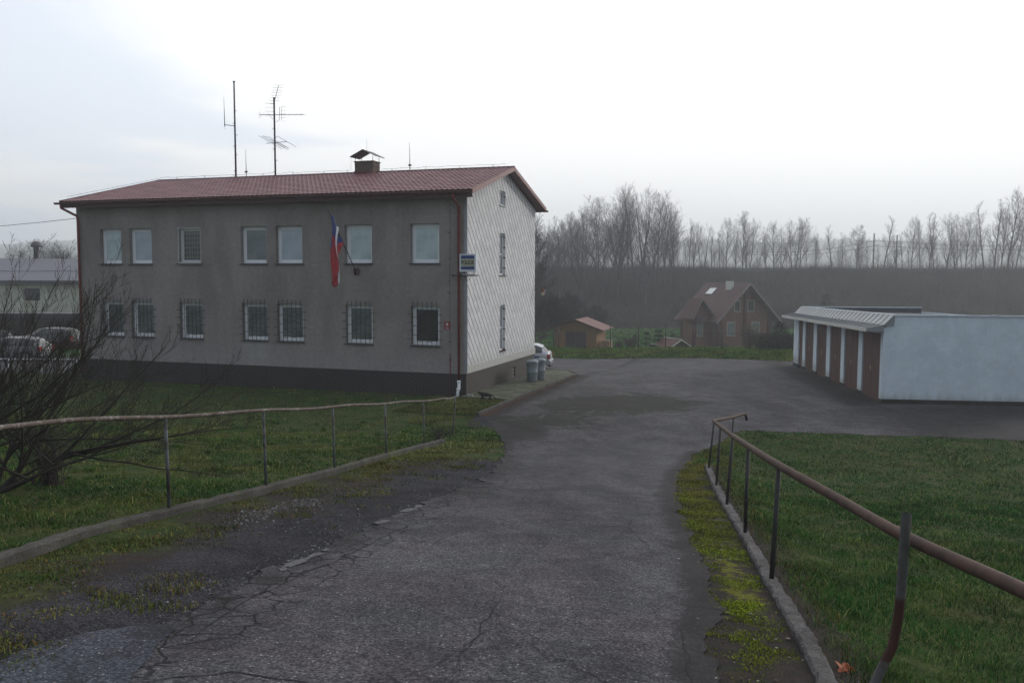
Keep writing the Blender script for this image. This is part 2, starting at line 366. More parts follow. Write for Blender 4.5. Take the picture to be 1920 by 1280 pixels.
KRX = [.2, 1.2, 1.62, 1.92, 2.12, 2.37, 2.80, 3.30, 3.82, 4.42, 4.7]; KRY = [-6, 1, 4, 5.03, 6.03, 7.52, 9.95, 12.94, 15.87, 18.98, 20.2]
RLX = [-3.0, -2.66, -2.28, -2.14, -1.89, -1.63, -1.19, -.55, -.23, -.15, -.45, -.5]; RLY = [-6, 4.5, 5.65, 6.95, 8.2, 9.8, 11.7, 14.4, 17.8, 22.0, 24.6, 25.2]
RRX = [.4, 1.2, 1.42, 1.70, 1.96, 2.29, 2.68, 3.34, 4.6, 6.0, 6.78]; RRY = [-6, 4.9, 5.9, 6.87, 8.6, 11, 13.7, 17, 21.4, 23.8, 25.2]
LWY = lambda x: np.interp(x, [6.76, 14.4, 30, 60], [25.1, 23.75, 21.5, 17])
TH = .318; CX, CY = -1.745, 32.2
cT, sT = math.cos(TH), math.sin(TH)
def BW(a, b): return (CX-cT*a+sT*b, CY+sT*a+cT*b)      # along the front (leftwards), into the depth
def BL(x, y): dx, dy = x-CX, y-CY; return (-cT*dx+sT*dy, sT*dx+cT*dy)
def fbm(x, y, s, seed=0):
    out = np.zeros_like(x); amp = 1
    for k in range(4):
        f = s*2**k; ph = seed*3.7+k*1.9
        out += amp*(np.sin(x*f+1.7*np.sin(y*f*.8+ph)+ph)*np.cos(y*f*1.1+1.3*np.sin(x*f*.9+ph*2)+ph*1.3)); amp *= .55
    return out/1.6
def onroad(x, y):
    ramp = (y < 25.2) & (x > np.interp(y, RLY, RLX)) & (x < np.interp(y, RRY, RRX))
    a, b = BL(x, y)
    yard = (y >= 25.2) & (y < yedge(x)) & ((a < -1.9) | (b > 9.2)) & (x > -40)
    y3 = (x > 6.76) & (y > LWY(x)) & (y < 25.3)
    return ramp | yard | y3
def inset_dist_road(x, y):  # rough signed distance to the ramp sheet (positive outside)
    return np.maximum(np.interp(y, RLY, RLX)-x, x-np.interp(y, RRY, RRX))
def kinds(x, y):
    """grass, gravel, far field"""
    klx = np.interp(y, KLY, KLX); krx = np.interp(y, KRY, KRX); rlx = np.interp(y, RLY, RLX); rrx = np.interp(y, RRY, RRX)
    grass = np.ones_like(x); grav = np.zeros_like(x)
    verge = (y < 23.5) & (x > klx) & (x < rlx+.3)
    w = np.clip((x-klx)/np.maximum(rlx-klx, .3), 0, 1)
    grass = np.where(verge, .62-.75*w+.3*fbm(x, y, 1.3, 3), grass)
    grav = np.where(verge, -.25+1.5*w+.35*fbm(x, y, 1.1, 5), grav)
    tail = (y > 18.5) & (y < 26.3) & (x < .2+.2*fbm(x, y, 2)) & (x > -4)
    grass = np.where(tail, 1, grass); grav = np.where(tail, 0, grav)
    gp = (y > 25.4) & (y < 28.4) & (x > -1.3) & (x < .8)
    grav = np.where(gp, .75, grav)
    ms = (y < 23) & (x < krx+.05) & (x > rrx-.3)
    grass = np.where(ms, .35, grass); grav = np.where(ms, .12, grav)
    rr_ = (y < 21) & (x >= krx) & (x < krx+.55)
    grass = np.where(rr_, .30+.5*(x-krx), grass)
    far = sstep(y, 150, 165)
    bank = sstep(y, 114, 121)
    grass = grass*(1-bank)+.15*bank
    return np.clip(np.stack([grass, grav, far], -1), 0, 1)
def axis(spans):
    out = []
    for a, b, s in spans: out += list(np.arange(a, b-1e-6, s))
    out.append(spans[-1][1]); return np.array(out)
xs = axis([(-900, -160, 20), (-160, -60, 5), (-60, -24, 1.5), (-24, 20, .25), (20, 60, 1.5), (60, 160, 4), (160, 900, 20)])
ys = axis([(-60, -6, 3), (-6, 2, .5), (2, 30, .25), (30, 70, .5), (70, 160, 2), (160, 300, 6), (300, 1470, 18)])
X, Y = np.meshgrid(xs, ys); Z = G0(X, Y)
lump = (~onroad(X, Y)) & (~onroad(X+.3, Y)) & (~onroad(X-.3, Y)) & (~onroad(X, Y+.4)) & (~onroad(X, Y-.4))
Z = Z+lump*(.018*fbm(X, Y, 1.9)+.022*fbm(X, Y, .6, 2))*(Y < 60)+lump*(Y > 60)*.12*fbm(X, Y, .25, 4)
ny, nx = X.shape
idx = np.arange(ny*nx).reshape(ny, nx)
T = np.stack([idx[:-1, :-1], idx[:-1, 1:], idx[1:, 1:], idx[1:, :-1]], -1).reshape(-1, 4)
V = np.stack([X, Y, Z], -1).reshape(-1, 3)
ground = np_mesh('ground', V, T, M['ground'], kinds(X, Y).reshape(-1, 3), 'kind', n=4, smooth=True)
x_m, y_m = V[:, 0], V[:, 1]; w_m = (x_m-np.interp(y_m, RRY, RRX))/np.maximum(np.interp(y_m, KRY, KRX)-np.interp(y_m, RRY, RRX), .2)
mv = np.where((y_m < 22.5) & (y_m > 2) & (w_m > -.3) & (w_m < 1.0), np.clip(.62-.5*np.abs(w_m-.45), 0, 1)*np.interp(y_m, [3, 5.6, 7, 16, 22], [.35, .55, 1, .8, .6]), 0)
at_ = ground.data.attributes.new('moss', 'FLOAT', 'POINT'); at_.data.foreach_set('value', mv.astype(np.float32))
tag(ground, kind='structure')
def gz(x, y): return float(G0(np.array([x]), np.array([y]))[0])

# strips laid on the ground
def stains(x, y):
    moss = np.exp(-(((x-3.6-.30*(y-30))/3.4)**2+((y-30.4)/2.9)**2))*1.0
    moss = np.maximum(moss, .75*np.exp(-(((x-1.0)/2.2)**2+((y-26.5)/2.0)**2)))
    # dark strip in front of the garages and at the walkway kerb
    dg = np.exp(-((x-(13.3+.128*(y-30.6))+.7)/1.1)**2)*(y > 30)*.75
    df = sstep(y, 32.5, 28.5)*sstep(x, 8, 13)*.62
    a, b = BL(x, y); dk = np.exp(-((a+2.5)/.45)**2)*(b > -5)*.75
    redge = np.interp(y, RRY, RRX)-x; dr = np.where(y < 22, np.exp(-(redge/.42)**2)*.75, 0)
    dl = np.where(y < 27, np.exp(-((x-np.interp(y, RLY, RLX)-.1)/.42)**2)*.50, 0)
    hole = .9*np.exp(-(((x-.3)/1.0)**2+((y-24.6)/1.7)**2))
    dark = np.maximum.reduce([dg, df, dk, dr, dl, hole])
    net = np.where(y < 24, np.exp(-((x-np.interp(y, RLY, RLX)-.1)/.6)**2)*.95, .0)+.35*moss
    return np.clip(np.stack([moss, dark, net], -1), 0, 1)
def strip(rows, ncol, off, skirt=True):
    """rows: list of ((x0,y0),(x1,y1)); returns V,T"""
    P = []
    t = np.linspace(0, 1, ncol)
    for (a, b) in rows:
        xx = a[0]+(b[0]-a[0])*t; yy = a[1]+(b[1]-a[1])*t; zz = G0(xx, yy)+off
        row = np.stack([xx, yy, zz], -1)
        if skirt:
            lo0 = row[0]-[0, 0, off+.03]; lo1 = row[-1]-[0, 0, off+.03]; row = np.vstack([lo0, row, lo1])
        P.append(row)
    nr = len(P); nc = len(P[0]); P = np.concatenate(P)
    i = np.arange(nr*nc).reshape(nr, nc)
    return P, np.stack([i[:-1, :-1], i[:-1, 1:], i[1:, 1:], i[1:, :-1]], -1).reshape(-1, 4)
def jag(y, s, amp): return amp*(mn.noise(Vector((y*1.3, s, 0)))*1.2+mn.noise(Vector((y*5, s+9, 0)))*.6+mn.noise(Vector((y*17, s+19, 0)))*.35)
OFF = .014
yy = np.arange(-6, 25.2001, .06); yy[-1] = 25.2
rows = [((np.interp(y, RLY, RLX)+jag(y, 1, .16), y), (np.interp(y, RRY, RRX)+jag(y, 7, .10), y)) for y in yy]
Vr, Tr = strip(rows, 60, OFF)
mi = np.zeros(len(Tr), int)
# lay-on pieces: bluish repaired patch, lime patches, cracks
parts_V = [Vr]; parts_T = [Tr]; parts_m = [mi]
def lay(poly, m_, off, res=.0):
    k = sum(len(v) for v in parts_V); P = np.array(poly, float); z = G0(P[:, 0], P[:, 1])+off
    c = P.mean(0); cz = G0(np.array([c[0]]), np.array([c[1]]))[0]+off
    VV = np.vstack([np.column_stack([P, z]), [[c[0], c[1], cz]]]); n_ = len(P)
    TT = np.array([[i, (i+1) % n_, n_, n_] for i in range(n_)])
    TT[:, 3] = TT[:, 2]
    tri_V.append((VV, TT[:, :3], m_)); return
tri_V = []
def blob(cx, cy, rx, ry, rot, n=26, rough=.25, seed=0):
    out = []
    for i in range(n):
        t = 2*PI*i/n; r = 1+rough*mn.noise(Vector((math.cos(t)*1.8+seed, math.sin(t)*1.8, seed)))*2+rough*.6*mn.noise(Vector((math.cos(t)*6, math.sin(t)*6, seed+5)))
        x_ = rx*r*math.cos(t); y_ = ry*r*math.sin(t); out.append((cx+x_*math.cos(rot)-y_*math.sin(rot), cy+x_*math.sin(rot)+y_*math.cos(rot)))
    return out
def ribbon(pts, w, off, m_, jit=.02, seed=0):
    r_ = random.Random(seed); P = []
    for i in range(len(pts)-1):
        a = Vector(pts[i]); b = Vector(pts[i+1]); n_ = max(2, int((b-a).length/.05))
        for k in range(n_): P.append(a.lerp(b, k/n_)+Vector((mn.noise(Vector((len(P)*.22, seed, 0)))*jit*1.6, mn.noise(Vector((len(P)*.22, seed+7, 0)))*jit*1.6)))
    P.append(Vector(pts[-1])); L_ = len(P); vs = []
    for i, p in enumerate(P):
        d = (P[min(i+1, L_-1)]-P[max(i-1, 0)]).normalized(); nrm = Vector((-d.y, d.x))
        ww = w*(.15+.85*math.sin(PI*min(1, (i+.5)/L_)))*(.55+.9*abs(mn.noise(Vector((i*.21, seed, 3)))))
        vs.append(p+nrm*ww); vs.append(p-nrm*ww)
    A = np.array([[v.x, v.y] for v in vs]); z = G0(A[:, 0], A[:, 1])+off
    TT = []
    for i in range(L_-1): TT += [[2*i, 2*i+1, 2*i+3], [2*i, 2*i+3, 2*i+2]]
    tri_V.append((np.column_stack([A, z]), np.array(TT), m_))
for sd, (pts, w) in enumerate([
    ([(-.36, 4.9), (-.24, 5.6), (-.2, 5.95), (-.1, 6.5), (-.06, 7.1)], .010), ([(-.3, 6.2), (-.25, 6.6)], .008),
    ([(-.01, 7.9), (.08, 8.3), (.25, 8.7), (.4, 9.1), (.5, 9.8), (.56, 10.4)], .009), ([(.05, 8.2), (-.1, 8.5), (-.25, 8.6)], .007), ([(.22, 8.8), (.5, 8.95)], .007),
    ([(-1.45, 10.3), (-.5, 10.15), (.4, 10.2), (1.3, 10.0), (2.1, 10.1)], .008), ([(-.9, 12.6), (.2, 12.3), (1.2, 12.5), (2.3, 12.3)], .008),
    ([(-.35, 15.6), (.9, 15.3), (2.6, 15.4)], .008), ([(-.2, 18.5), (1.2, 18.3), (3.2, 18.6)], .01), ([(-.1, 21.4), (1.5, 21), (3.9, 21.3)], .012),
    ([(-2.2, 4.4), (-1.6, 4.75), (-1.1, 4.6), (-.55, 4.5)], .014), ([(-2.1, 6.1), (-1.95, 6.8), (-1.65, 7.6), (-1.5, 8.4), (-1.3, 9.4), (-.9, 10.6)], .014),
    ([(-2.05, 5.2), (-2.0, 6.2), (-1.75, 7.3)], .012), ([(-1.45, 9.9), (-1.1, 10.9), (-.7, 12.2), (-.2, 14.1)], .012), ([(1.0, 4.6), (1.15, 5.4), (1.25, 6.2)], .008),
    ([(.1, 10.6), (.3, 11.5), (.15, 12.6), (.5, 13.9), (.45, 15.4), (.8, 17.2)], .011), ([(-.9, 8.2), (-.75, 9.1), (-.4, 10.2)], .009), ([(-1.2, 7.2), (-.6, 7.35), (-.05, 7.1)], .008),
    ([(-1.6, 8.9), (-.9, 8.8), (-.3, 8.95)], .008), ([(1.4, 8.0), (1.5, 9.2), (1.45, 10.4), (1.75, 11.8)], .008), ([(-.6, 13.9), (.4, 13.7), (1.6, 13.9), (2.6, 13.7)], .009), ([(.2, 17.0), (1.6, 16.8), (3.0, 17.0)], .010), ([(0, 19.9), (2, 19.7), (3.6, 20.0)], .011),
    ([(2.2, 24.6), (3.6, 25.2), (4.6, 25.0)], .015)]): ribbon(pts, w*.62, OFF+.004, 1, .022, sd)
patch = [(-2.9, 4.2), (-2.93, 4.9), (-2.7, 5.34), (-2.5, 5.5), (-2.27, 5.6), (-2.2, 5.45), (-2.2, 5.15), (-2.13, 4.9), (-2.11, 4.6), (-2.0, 4.3), (-1.9, 3.9), (-2.2, 3.6), (-2.8, 3.7)]
def densify(poly, n_=6, j=.02, sd=0):
    o_ = []
    for i in range(len(poly)):
        a = poly[i]; b = poly[(i+1) % len(poly)]
        for k in range(n_):
            t = k/n_; o_.append((a[0]+(b[0]-a[0])*t+j*mn.noise(Vector((len(o_)*.6, sd, 0))), a[1]+(b[1]-a[1])*t+j*mn.noise(Vector((len(o_)*.6, sd+4, 0)))))
    return o_
P = densify(patch); A = np.array(P); cz = A.mean(0)
lay(P, 2, OFF+.006)
for k, (cx, cy, rx, ry, rot) in enumerate([(-1.94, 7.6, .06, .22, -.25), (-1.86, 7.95, .05, .12, -.3), (-1.82, 8.2, .035, .06, 0), (-1.99, 7.3, .03, .07, .2), (-1.53, 9.95, .06, .15, -.3), (-1.33, 10.95, .07, .2, -.3), (-1.25, 11.3, .05, .12, 0)]):
    lay(blob(cx, cy, rx, ry, rot, 64, .2, k*3.1), 3, OFF+.008)
nv = sum(len(v) for v in parts_V)
allV = [Vr]; quads = list(Tr); me_v = Vr
faces = [tuple(q) for q in Tr]; mids = [0]*len(Tr); VV = [Vr]; off_ = len(Vr)
for (v_, t_, m_) in tri_V:
    VV.append(v_); faces += [tuple(q) for q in (t_+off_)]; mids += [m_]*len(t_); off_ += len(v_)
VV = np.concatenate(VV)
me = bpy.data.meshes.new('road'); me.from_pydata(VV.tolist(), [], faces)
for k in ('asphalt', 'crack', 'asphaltb', 'lime'): me.materials.append(M[k])
me.polygons.foreach_set('material_index', mids)
a_ = me.color_attributes.new('stain', 'FLOAT_COLOR', 'POINT')
a_.data.foreach_set('color', np.hstack([stains(VV[:, 0], VV[:, 1]), np.ones((len(VV), 1))]).astype(np.float32).ravel())
bm = bmesh.new(); bm.from_mesh(me)
for f in bm.faces:
    f.normal_update()
    if f.normal.z < -.2: f.normal_flip()
bm.to_mesh(me); bm.free()
road = bpy.data.objects.new('road', me); COL.objects.link(road); tag(road, kind='structure')

# yard: three strips in one sheet
def walk_x(y): return CX+sT*0+0  # unused
rowsA = []
for y in np.append(np.arange(25.2, 40.2, .15), 40.2):
    if y < 27.7: xl = np.interp(y, [25.2, 26.5, 27.7], [-.5, -.75, -.95])+jag(y, 3, .1)*(y > 25.3)
    else: xl = -.90+(y-27.7)*(3.93/12.7)-.12
    rowsA.append(((xl, y), (40, y)))
rowsA[0] = ((rows[-1][0][0], 25.2), (40, 25.2))
V1, T1 = strip(rowsA, 90, OFF, False)
rowsB = [((-40, y), (40, y)) for y in np.arange(40.2, 49.01, .4)]+[]
V2, T2 = strip(rowsB, 110, OFF, False)
rowsB2 = []
for xx in np.linspace(-40, 40, 240):
    ye = float(yedge(xx))+jag(xx, 11, .12); rowsB2.append(((xx, 49.0), (xx, max(ye, 49.1))))
V3, T3 = strip(rowsB2, 14, OFF, False)
rowsC = []
for xx in np.concatenate([np.arange(6.76, 20, .1), np.arange(20, 40.1, 1)]):
    rowsC.append(((xx, min(25.19, float(LWY(xx))+jag(xx, 13, .12)*(1 if xx > 6.9 else .2))), (xx, 25.2)))
V4, T4 = strip(rowsC, 8, OFF, False)
VV = np.concatenate([V1, V2, V3, V4]); TT = np.concatenate([T1, T2+len(V1), T3+len(V1)+len(V2), T4+len(V1)+len(V2)+len(V3)])
yard = np_mesh('yard', VV, TT, M['asphalt'], stains(VV[:, 0], VV[:, 1]), 'stain', n=4)
bm = bmesh.new(); bm.from_mesh(yard.data)
for f in bm.faces:
    f.normal_update()
    if f.normal.z < 0: f.normal_flip()
bm.to_mesh(yard.data); bm.free(); tag(yard, kind='structure')

# walkway with its kerb beside the building
def slab(pts, top, bot, name, m_, loc=(0, 0, 0)):
    b = MB(); n_ = len(pts)
    b.add([(x, y, gz(x, y)+top) for x, y in pts]+[(x, y, gz(x, y)+bot) for x, y in pts], [tuple(range(n_)), tuple(range(n_, 2*n_))[::-1]]+[(i, (i+1) % n_, n_+(i+1) % n_, n_+i) for i in range(n_)])
    return b
wk = MB()
N_ = 20
for i in range(N_):
    b0 = -.6+9.8*i/N_; b1 = -.6+9.8*(i+1)/N_
    for (a0, a1) in ((-.02, -.72), (-.72, -1.44), (-1.44, -1.95)):
        q = [BW(a0, b0), BW(a1, b0), BW(a1, b1), BW(a0, b1)]
        tilt = .006*math.sin(i*2.3+a0*5)
        top = [(x, y, gz(x, y)+.085+tilt) for x, y in q]; cen = Vector((sum(p[0] for p in q)/4, sum(p[1] for p in q)/4))
        top = [(cen.x+(p[0]-cen.x)*.985, cen.y+(p[1]-cen.y)*.985, p[2]) for p in top]
        wk.prism([(p[0], p[1], p[2]) for p in top], (0, 0, -.12))
q = [BW(-.02, 9.2), BW(-1.95, 9.2), BW(-1.0, 11.3), BW(4, 11.9), BW(4, 9.2)]
wk.prism([(x, y, gz(x, y)+.08) for x, y in q], (0, 0, -.14))
walk = wk.build('walkway', M['walk']); tag(walk, kind='structure')
kb = MB()
def kerbrun(kb, pts, w, top, bot, seg=1.0, gap=.012, wob=.008, seed=0):
    r_ = random.Random(seed); P = [Vector(p) for p in pts]; out = []
    for i in range(len(P)-1):
        L_ = (P[i+1]-P[i]).length; n_ = max(1, round(L_/seg))
        for k in range(n_):
            a = P[i].lerp(P[i+1], (k+gap/2)/n_); b = P[i].lerp(P[i+1], (k+1-gap/2)/n_); d = (b-a).normalized(); nrm = Vector((-d.y, d.x))
            j = r_.uniform(-wob, wob); t = top+r_.uniform(-wob, wob)
            cs = [a+nrm*(w/2+j), b+nrm*(w/2+j), b-nrm*(w/2-j), a-nrm*(w/2-j)]
            tz = [gz(c.x, c.y) for c in cs]; tm = [(tz[0]+tz[3])/2, (tz[1]+tz[2])/2, (tz[1]+tz[2])/2, (tz[0]+tz[3])/2]
            vs = [(c.x, c.y, z_+bot) for c, z_ in zip(cs, tm)]+[(c.x, c.y, z_+t-.012) for c, z_ in zip(cs, tm)]
            ins = [((c.x*0.92+(a.x+b.x)/2*.08), (c.y*.92+(a.y+b.y)/2*.08)) for c in cs]
            inn = [cs[0]-nrm*.012, cs[1]-nrm*.012, cs[2]+nrm*.012, cs[3]+nrm*.012]
            vs += [(c.x, c.y, z_+t) for c, z_ in zip(inn, tm)]
            kb.add(vs, [(0, 1, 5, 4), (1, 2, 6, 5), (2, 3, 7, 6), (3, 0, 4, 7), (4, 5, 9, 8), (5, 6, 10, 9), (6, 7, 11, 10), (7, 4, 8, 11), (8, 9, 10, 11)])
kerbrun(kb, [BW(-2.02, -4.1), BW(-2.02, 9.28)], .12, .10, -.1, 1.0)
kerbrun(kb, [BW(-2.02, 9.3), BW(-1.05, 11.4), BW(4, 12.0)], .12, .09, -.1, 1.0)
tag(kb.build('walkway_kerb', M['kerb']), kind='structure')
# low concrete walls that carry the railings
def wallrun(xs_, ys_, y0, y1, w, top_a, top_b, name, m_, step=.12, rag=.012, seed=0):
    yl = np.arange(y0, y1+1e-6, step); P = []
    prof = []
    for i, y in enumerate(yl):
        x = float(np.interp(y, ys_, xs_)); dx = float(np.interp(y+.1, ys_, xs_)-np.interp(y-.1, ys_, xs_))/.2
        nrm = Vector((1, -dx)).normalized(); zz = gz(x, y)
        seam = -.012 if (i % 9 == 0) else 0
        j = lambda k: rag*mn.noise(Vector((y*7, k*3.3, seed)))*2
        r_ = [(-w/2, -.35), (-w/2+j(1), top_a-.02+j(2)), (-w/2+.018+j(1), top_a+seam+j(3)), (0, (top_a+top_b)/2+j(4)*.6+seam), (w/2-.018+j(5), top_b+seam+j(6)), (w/2+j(5), top_b-.02+j(7)), (w/2, -.45)]
        prof.append([(x+nrm.x*a, y+nrm.y*a, zz+h) for a, h in r_])
    b = MB(); nn = len(prof[0])
    b.add([p for r_ in prof for p in r_], [(i*nn+k, i*nn+k+1, (i+1)*nn+k+1, (i+1)*nn+k) for i in range(len(prof)-1) for k in range(nn-1)]+[tuple(range(nn)), tuple((len(prof)-1)*nn+k for k in range(nn))])
    o = b.build(name, m_); return o
kl = wallrun(KLX, KLY, 2.0, 22.4, .14, .10, .10, 'kerb', M['kerb'], .12, .008, 1)
tag(kl, kind='structure')
kr = wallrun(KRX, KRY, 2.0, 19.3, .13, .055, .05, 'kerb', M['kerbr'], .05, .013, 4)
tag(kr, kind='structure')

# ------------------------------------------------------------------ grass, weeds, moss, stones
def scatter(n, x0, x1, y0, y1, pw=1.2):
    """points with density falling with distance from the road foot"""
    out = []
    tot = 0
    while tot < n:
        x = rng.uniform(x0, x1, n*2); y = rng.uniform(y0, y1, n*2); d = np.hypot(x, y)
        keep = rng.random(n*2) < (max(y0, 4)/np.maximum(d, 4))**pw
        out.append(np.stack([x[keep], y[keep]], -1)); tot += keep.sum()
    return np.concatenate(out)[:n]
def blades(name, P, hmin, hmax, wf, palette, mixf, label, cat, lean=1.3, wmin=.0022, tuft=1, lift=None):
    n = len(P)
    if tuft > 1:
        P = np.repeat(P, tuft, 0)+rng.normal(0, .018, (n*tuft, 2)); mixf = np.repeat(mixf, tuft); n = len(P)
    z = G0(P[:, 0], P[:, 1])+(lift if lift is not None else (-.012+.018*fbm(P[:, 0], P[:, 1], 1.9)+.022*fbm(P[:, 0], P[:, 1], .6, 2)))
    d = np.hypot(P[:, 0], P[:, 1]); h = rng.uniform(hmin, hmax, n)*np.clip(1+.45*fbm(P[:, 0], P[:, 1], .9, 6)+.5*fbm(P[:, 0], P[:, 1], 4.1, 3), .3, 2.2); w = np.maximum(wmin, wf*d)
    a = rng.uniform(0, 2*PI, n); l = rng.uniform(0, lean, n)*h; la = rng.uniform(0, 2*PI, n)
    base = np.stack([P[:, 0], P[:, 1], z], -1); s_ = np.stack([np.cos(a)*w, np.sin(a)*w, np.zeros(n)], -1)
    tip = base+np.stack([np.cos(la)*l, np.sin(la)*l, h], -1)
    midp = base+np.stack([np.cos(la)*l*.3, np.sin(la)*l*.3, h*.6], -1)
    V = np.stack([base-s_, base+s_, midp+s_*.75, tip, midp-s_*.75], 1).reshape(-1, 3)
    k = np.arange(n)*5
    T = np.concatenate([np.stack([k, k+1, k+2], -1), np.stack([k, k+2, k+4], -1), np.stack([k+4, k+2, k+3], -1)])
    pal = np.array(palette); c0 = pal[0]*(1-mixf[:, None])+pal[1]*mixf[:, None]
    pick = rng.random(n); c0 = np.where((pick < .15*(1+fbm(P[:, 0], P[:, 1], 1.7, 11)))[:, None], pal[2], c0); c0 = c0*rng.uniform(.5, 1.5, (n, 1))*np.clip(1+.45*fbm(P[:, 0], P[:, 1], 2.2, 12), .4, 1.7)[:, None]
    C = np.repeat(c0, 5, 0)
    o = np_mesh(name, V, T, M['blade'], C); tag(o, label, cat, kind='stuff'); return o
GREEN = [(.026, .066, .018), (.098, .095, .030), (.19, .16, .085)]
# left lawn
P = np.concatenate([scatter(170000, -14, -1.5, 6, 24, 1.5), scatter(80000, -24, 0, 20, 37, 1.0)])
x, y = P[:, 0], P[:, 1]; a, b = BL(x, y)
ok = (x < np.interp(y, KLY, KLX)-.1) & ((b < -.05) | (a > 18.6)) & ~((y > 23) & (x > -.3))
P = P[ok]; mf = np.clip(.40+1.1*fbm(P[:, 0], P[:, 1], .7, 1)+.8*fbm(P[:, 0], P[:, 1], 2.6, 7)-.012*(P[:, 1]-8), 0, 1)
blades('lawn_grass', P, .018, .06, .0004, GREEN, mf, 'short winter grass between the left railing and the grey building', 'grass')
# tail of grass at the foot of the left railing
P = scatter(26000, -3.4, .4, 17.5, 27.4, .5); x, y = P[:, 0], P[:, 1]; a, b = BL(x, y)
edge = np.interp(y, [17.5, 19, 20.5, 22.5, 24.5, 25.8, 27.4], [-1.75, -1.3, -.75, -.22, -.35, -.9, -1.25])+.12*fbm(x, y, 3)
ok = (x < edge) & (x > np.where(y < 22.5, np.interp(y, KLY, KLX)+.12, -3.2)) & ((a > -1.9) | (b < -4.1))
P = P[ok]; mf = np.clip(.75-.9*sstep(P[:, 1], 21.5, 24)*sstep(P[:, 1], 26.6, 25)+.4*fbm(P[:, 0], P[:, 1], 1.8, 1), 0, 1)
blades('verge_grass', P, .02, .07, .0006, [(.036, .075, .018), (.15, .13, .06), (.20, .17, .09)], mf, 'yellowing grass tongue between the foot of the left railing and the road', 'grass')
q_ = rng.uniform(0, 1, (26000, 2)); aa = -1.93+2.9*q_[:, 0]; bb_ = -4.3+7.5*q_[:, 1]**1.2
P = np.stack([CX-cT*aa+sT*bb_, CY+sT*aa+cT*bb_], -1); ok = ((bb_ < -.02) | (aa < -.02)) & ((bb_ < -.55) | (rng.random(len(aa)) < .55*np.exp(-(bb_+.5)/1.0)*(.5+.8*fbm(P[:, 0], P[:, 1], 3, 2))))
P = P[ok]; mf = np.clip(.55+.6*fbm(P[:, 0], P[:, 1], 1.6, 5), 0, 1)
blades('corner_grass', P, .02, .06, .0005, [(.034, .060, .018), (.11, .095, .04), (.15, .12, .06)], mf, 'patchy grass creeping over the near end of the walkway at the building corner', 'grass', lift=.02)
t_ = rng.uniform(0, 1, 5200); aa = -2.1-np.abs(rng.normal(0, .17, len(t_))); bb_ = -4.2+13.4*t_**1.25
LEAF_P = np.stack([CX-cT*aa+sT*bb_, CY+sT*aa+cT*bb_], -1)
# right lawn
P = np.concatenate([scatter(230000, 1.5, 13, 2.5, 16, 1.6), scatter(100000, 3, 24, 13, 25.2, 1.0)])
x, y = P[:, 0], P[:, 1]
ok = ((x > np.interp(y, KRY, KRX)+.12+.3*rng.random(len(x))**2) & (y < 19.6)) | ((y >= 19.6) & (x > np.interp(y, RRY, RRX)+.12))
ok &= (y < LWY(x)-.03+.1*fbm(x, y, 2.2))
P = P[ok]; mf = np.clip(.26+1.0*fbm(P[:, 0], P[:, 1], .6, 9)+.8*fbm(P[:, 0], P[:, 1], 2.7, 6)+.5*np.exp(-((P[:, 0]-np.interp(P[:, 1], KRY, KRX))/.7)**2)-.02*(P[:, 1]-8), 0, 1)
blades('lawn_grass', P, .02, .085, .0004, [(.026, .078, .020), (.085, .105, .032), (.18, .165, .08)], mf, 'rough green grass on the lawn right of the rusty railing', 'grass')
c_ = scatter(520, 2.2, 14, 4.2, 21, 1.3); ok = c_[:, 0] > np.interp(c_[:, 1], KRY, KRX)+.3; c_ = c_[ok]
P = np.repeat(c_, 60, 0)+rng.normal(0, 1, (len(c_)*60, 2))*np.repeat(rng.uniform(.02, .07, (len(c_), 1)), 60, 0)
ok = P[:, 1] < LWY(P[:, 0])-.1; P = P[ok]
blades('grass_tufts', P, .05, .13, .0004, [(.030, .085, .022), (.075, .12, .035), (.20, .18, .09)], rng.random(len(P))*.6+.2*fbm(P[:, 0], P[:, 1], 1, 2), 'longer tufts standing out of the right lawn', 'grass', lean=1.1, lift=-.16)
c_ = scatter(420, -13, -2.2, 7.5, 27, 1.2); ok = c_[:, 0] < np.interp(c_[:, 1], KLY, KLX)-.25; c_ = c_[ok]
P = np.repeat(c_, 50, 0)+rng.normal(0, 1, (len(c_)*50, 2))*np.repeat(rng.uniform(.02, .08, (len(c_), 1)), 50, 0)
blades('grass_tufts', P, .04, .10, .0004, [(.026, .075, .02), (.10, .11, .035), (.20, .17, .09)], rng.random(len(P))*.7, 'longer tufts standing out of the left lawn', 'grass', lean=1.2, lift=-.01)
# dry weeds at the right kerb
P = scatter(9000, 1.2, 5.2, 3, 19.5, 1.0); x, y = P[:, 0], P[:, 1]; kx = np.interp(y, KRY, KRX)
P = P[(x > kx+.09) & (x < kx+.42)]; mf = np.clip(.5+fbm(P[:, 0], P[:, 1], 2.5, 9), 0, 1)
blades('dry_weeds', P, .03, .10, .0006, [(.09, .052, .024), (.15, .10, .045), (.05, .07, .025)], mf, 'brown dead weeds hugging the outer side of the crumbling kerb', 'weeds', lean=1.2)
# weeds of the left verge
P = scatter(150000, -5, 0, 3.2, 21, 1.1); x, y = P[:, 0], P[:, 1]; kx = np.interp(y, KLY, KLX); rx = np.interp(y, RLY, RLX)
w_ = (x-kx)/np.maximum(rx-kx, .3); dens = np.clip(.78-1.05*w_+.8*fbm(x, y, 1.7, 3)+.5*fbm(x, y, 5.5, 8), 0, 1)
ok = (x > kx+.12) & (x < rx-.05) & (rng.random(len(x)) < dens**1.5*1.3)
P = P[ok]; mf = np.clip(.55+.8*fbm(P[:, 0], P[:, 1], 2.2, 4), 0, 1)
blades('verge_weeds', P, .008, .04, .0006, [(.050, .070, .022), (.14, .115, .05), (.15, .07, .045)], mf, 'thin yellow and green weeds on the gravel verge below the left railing', 'weeds', lean=1.3, lift=.006, wmin=.005)
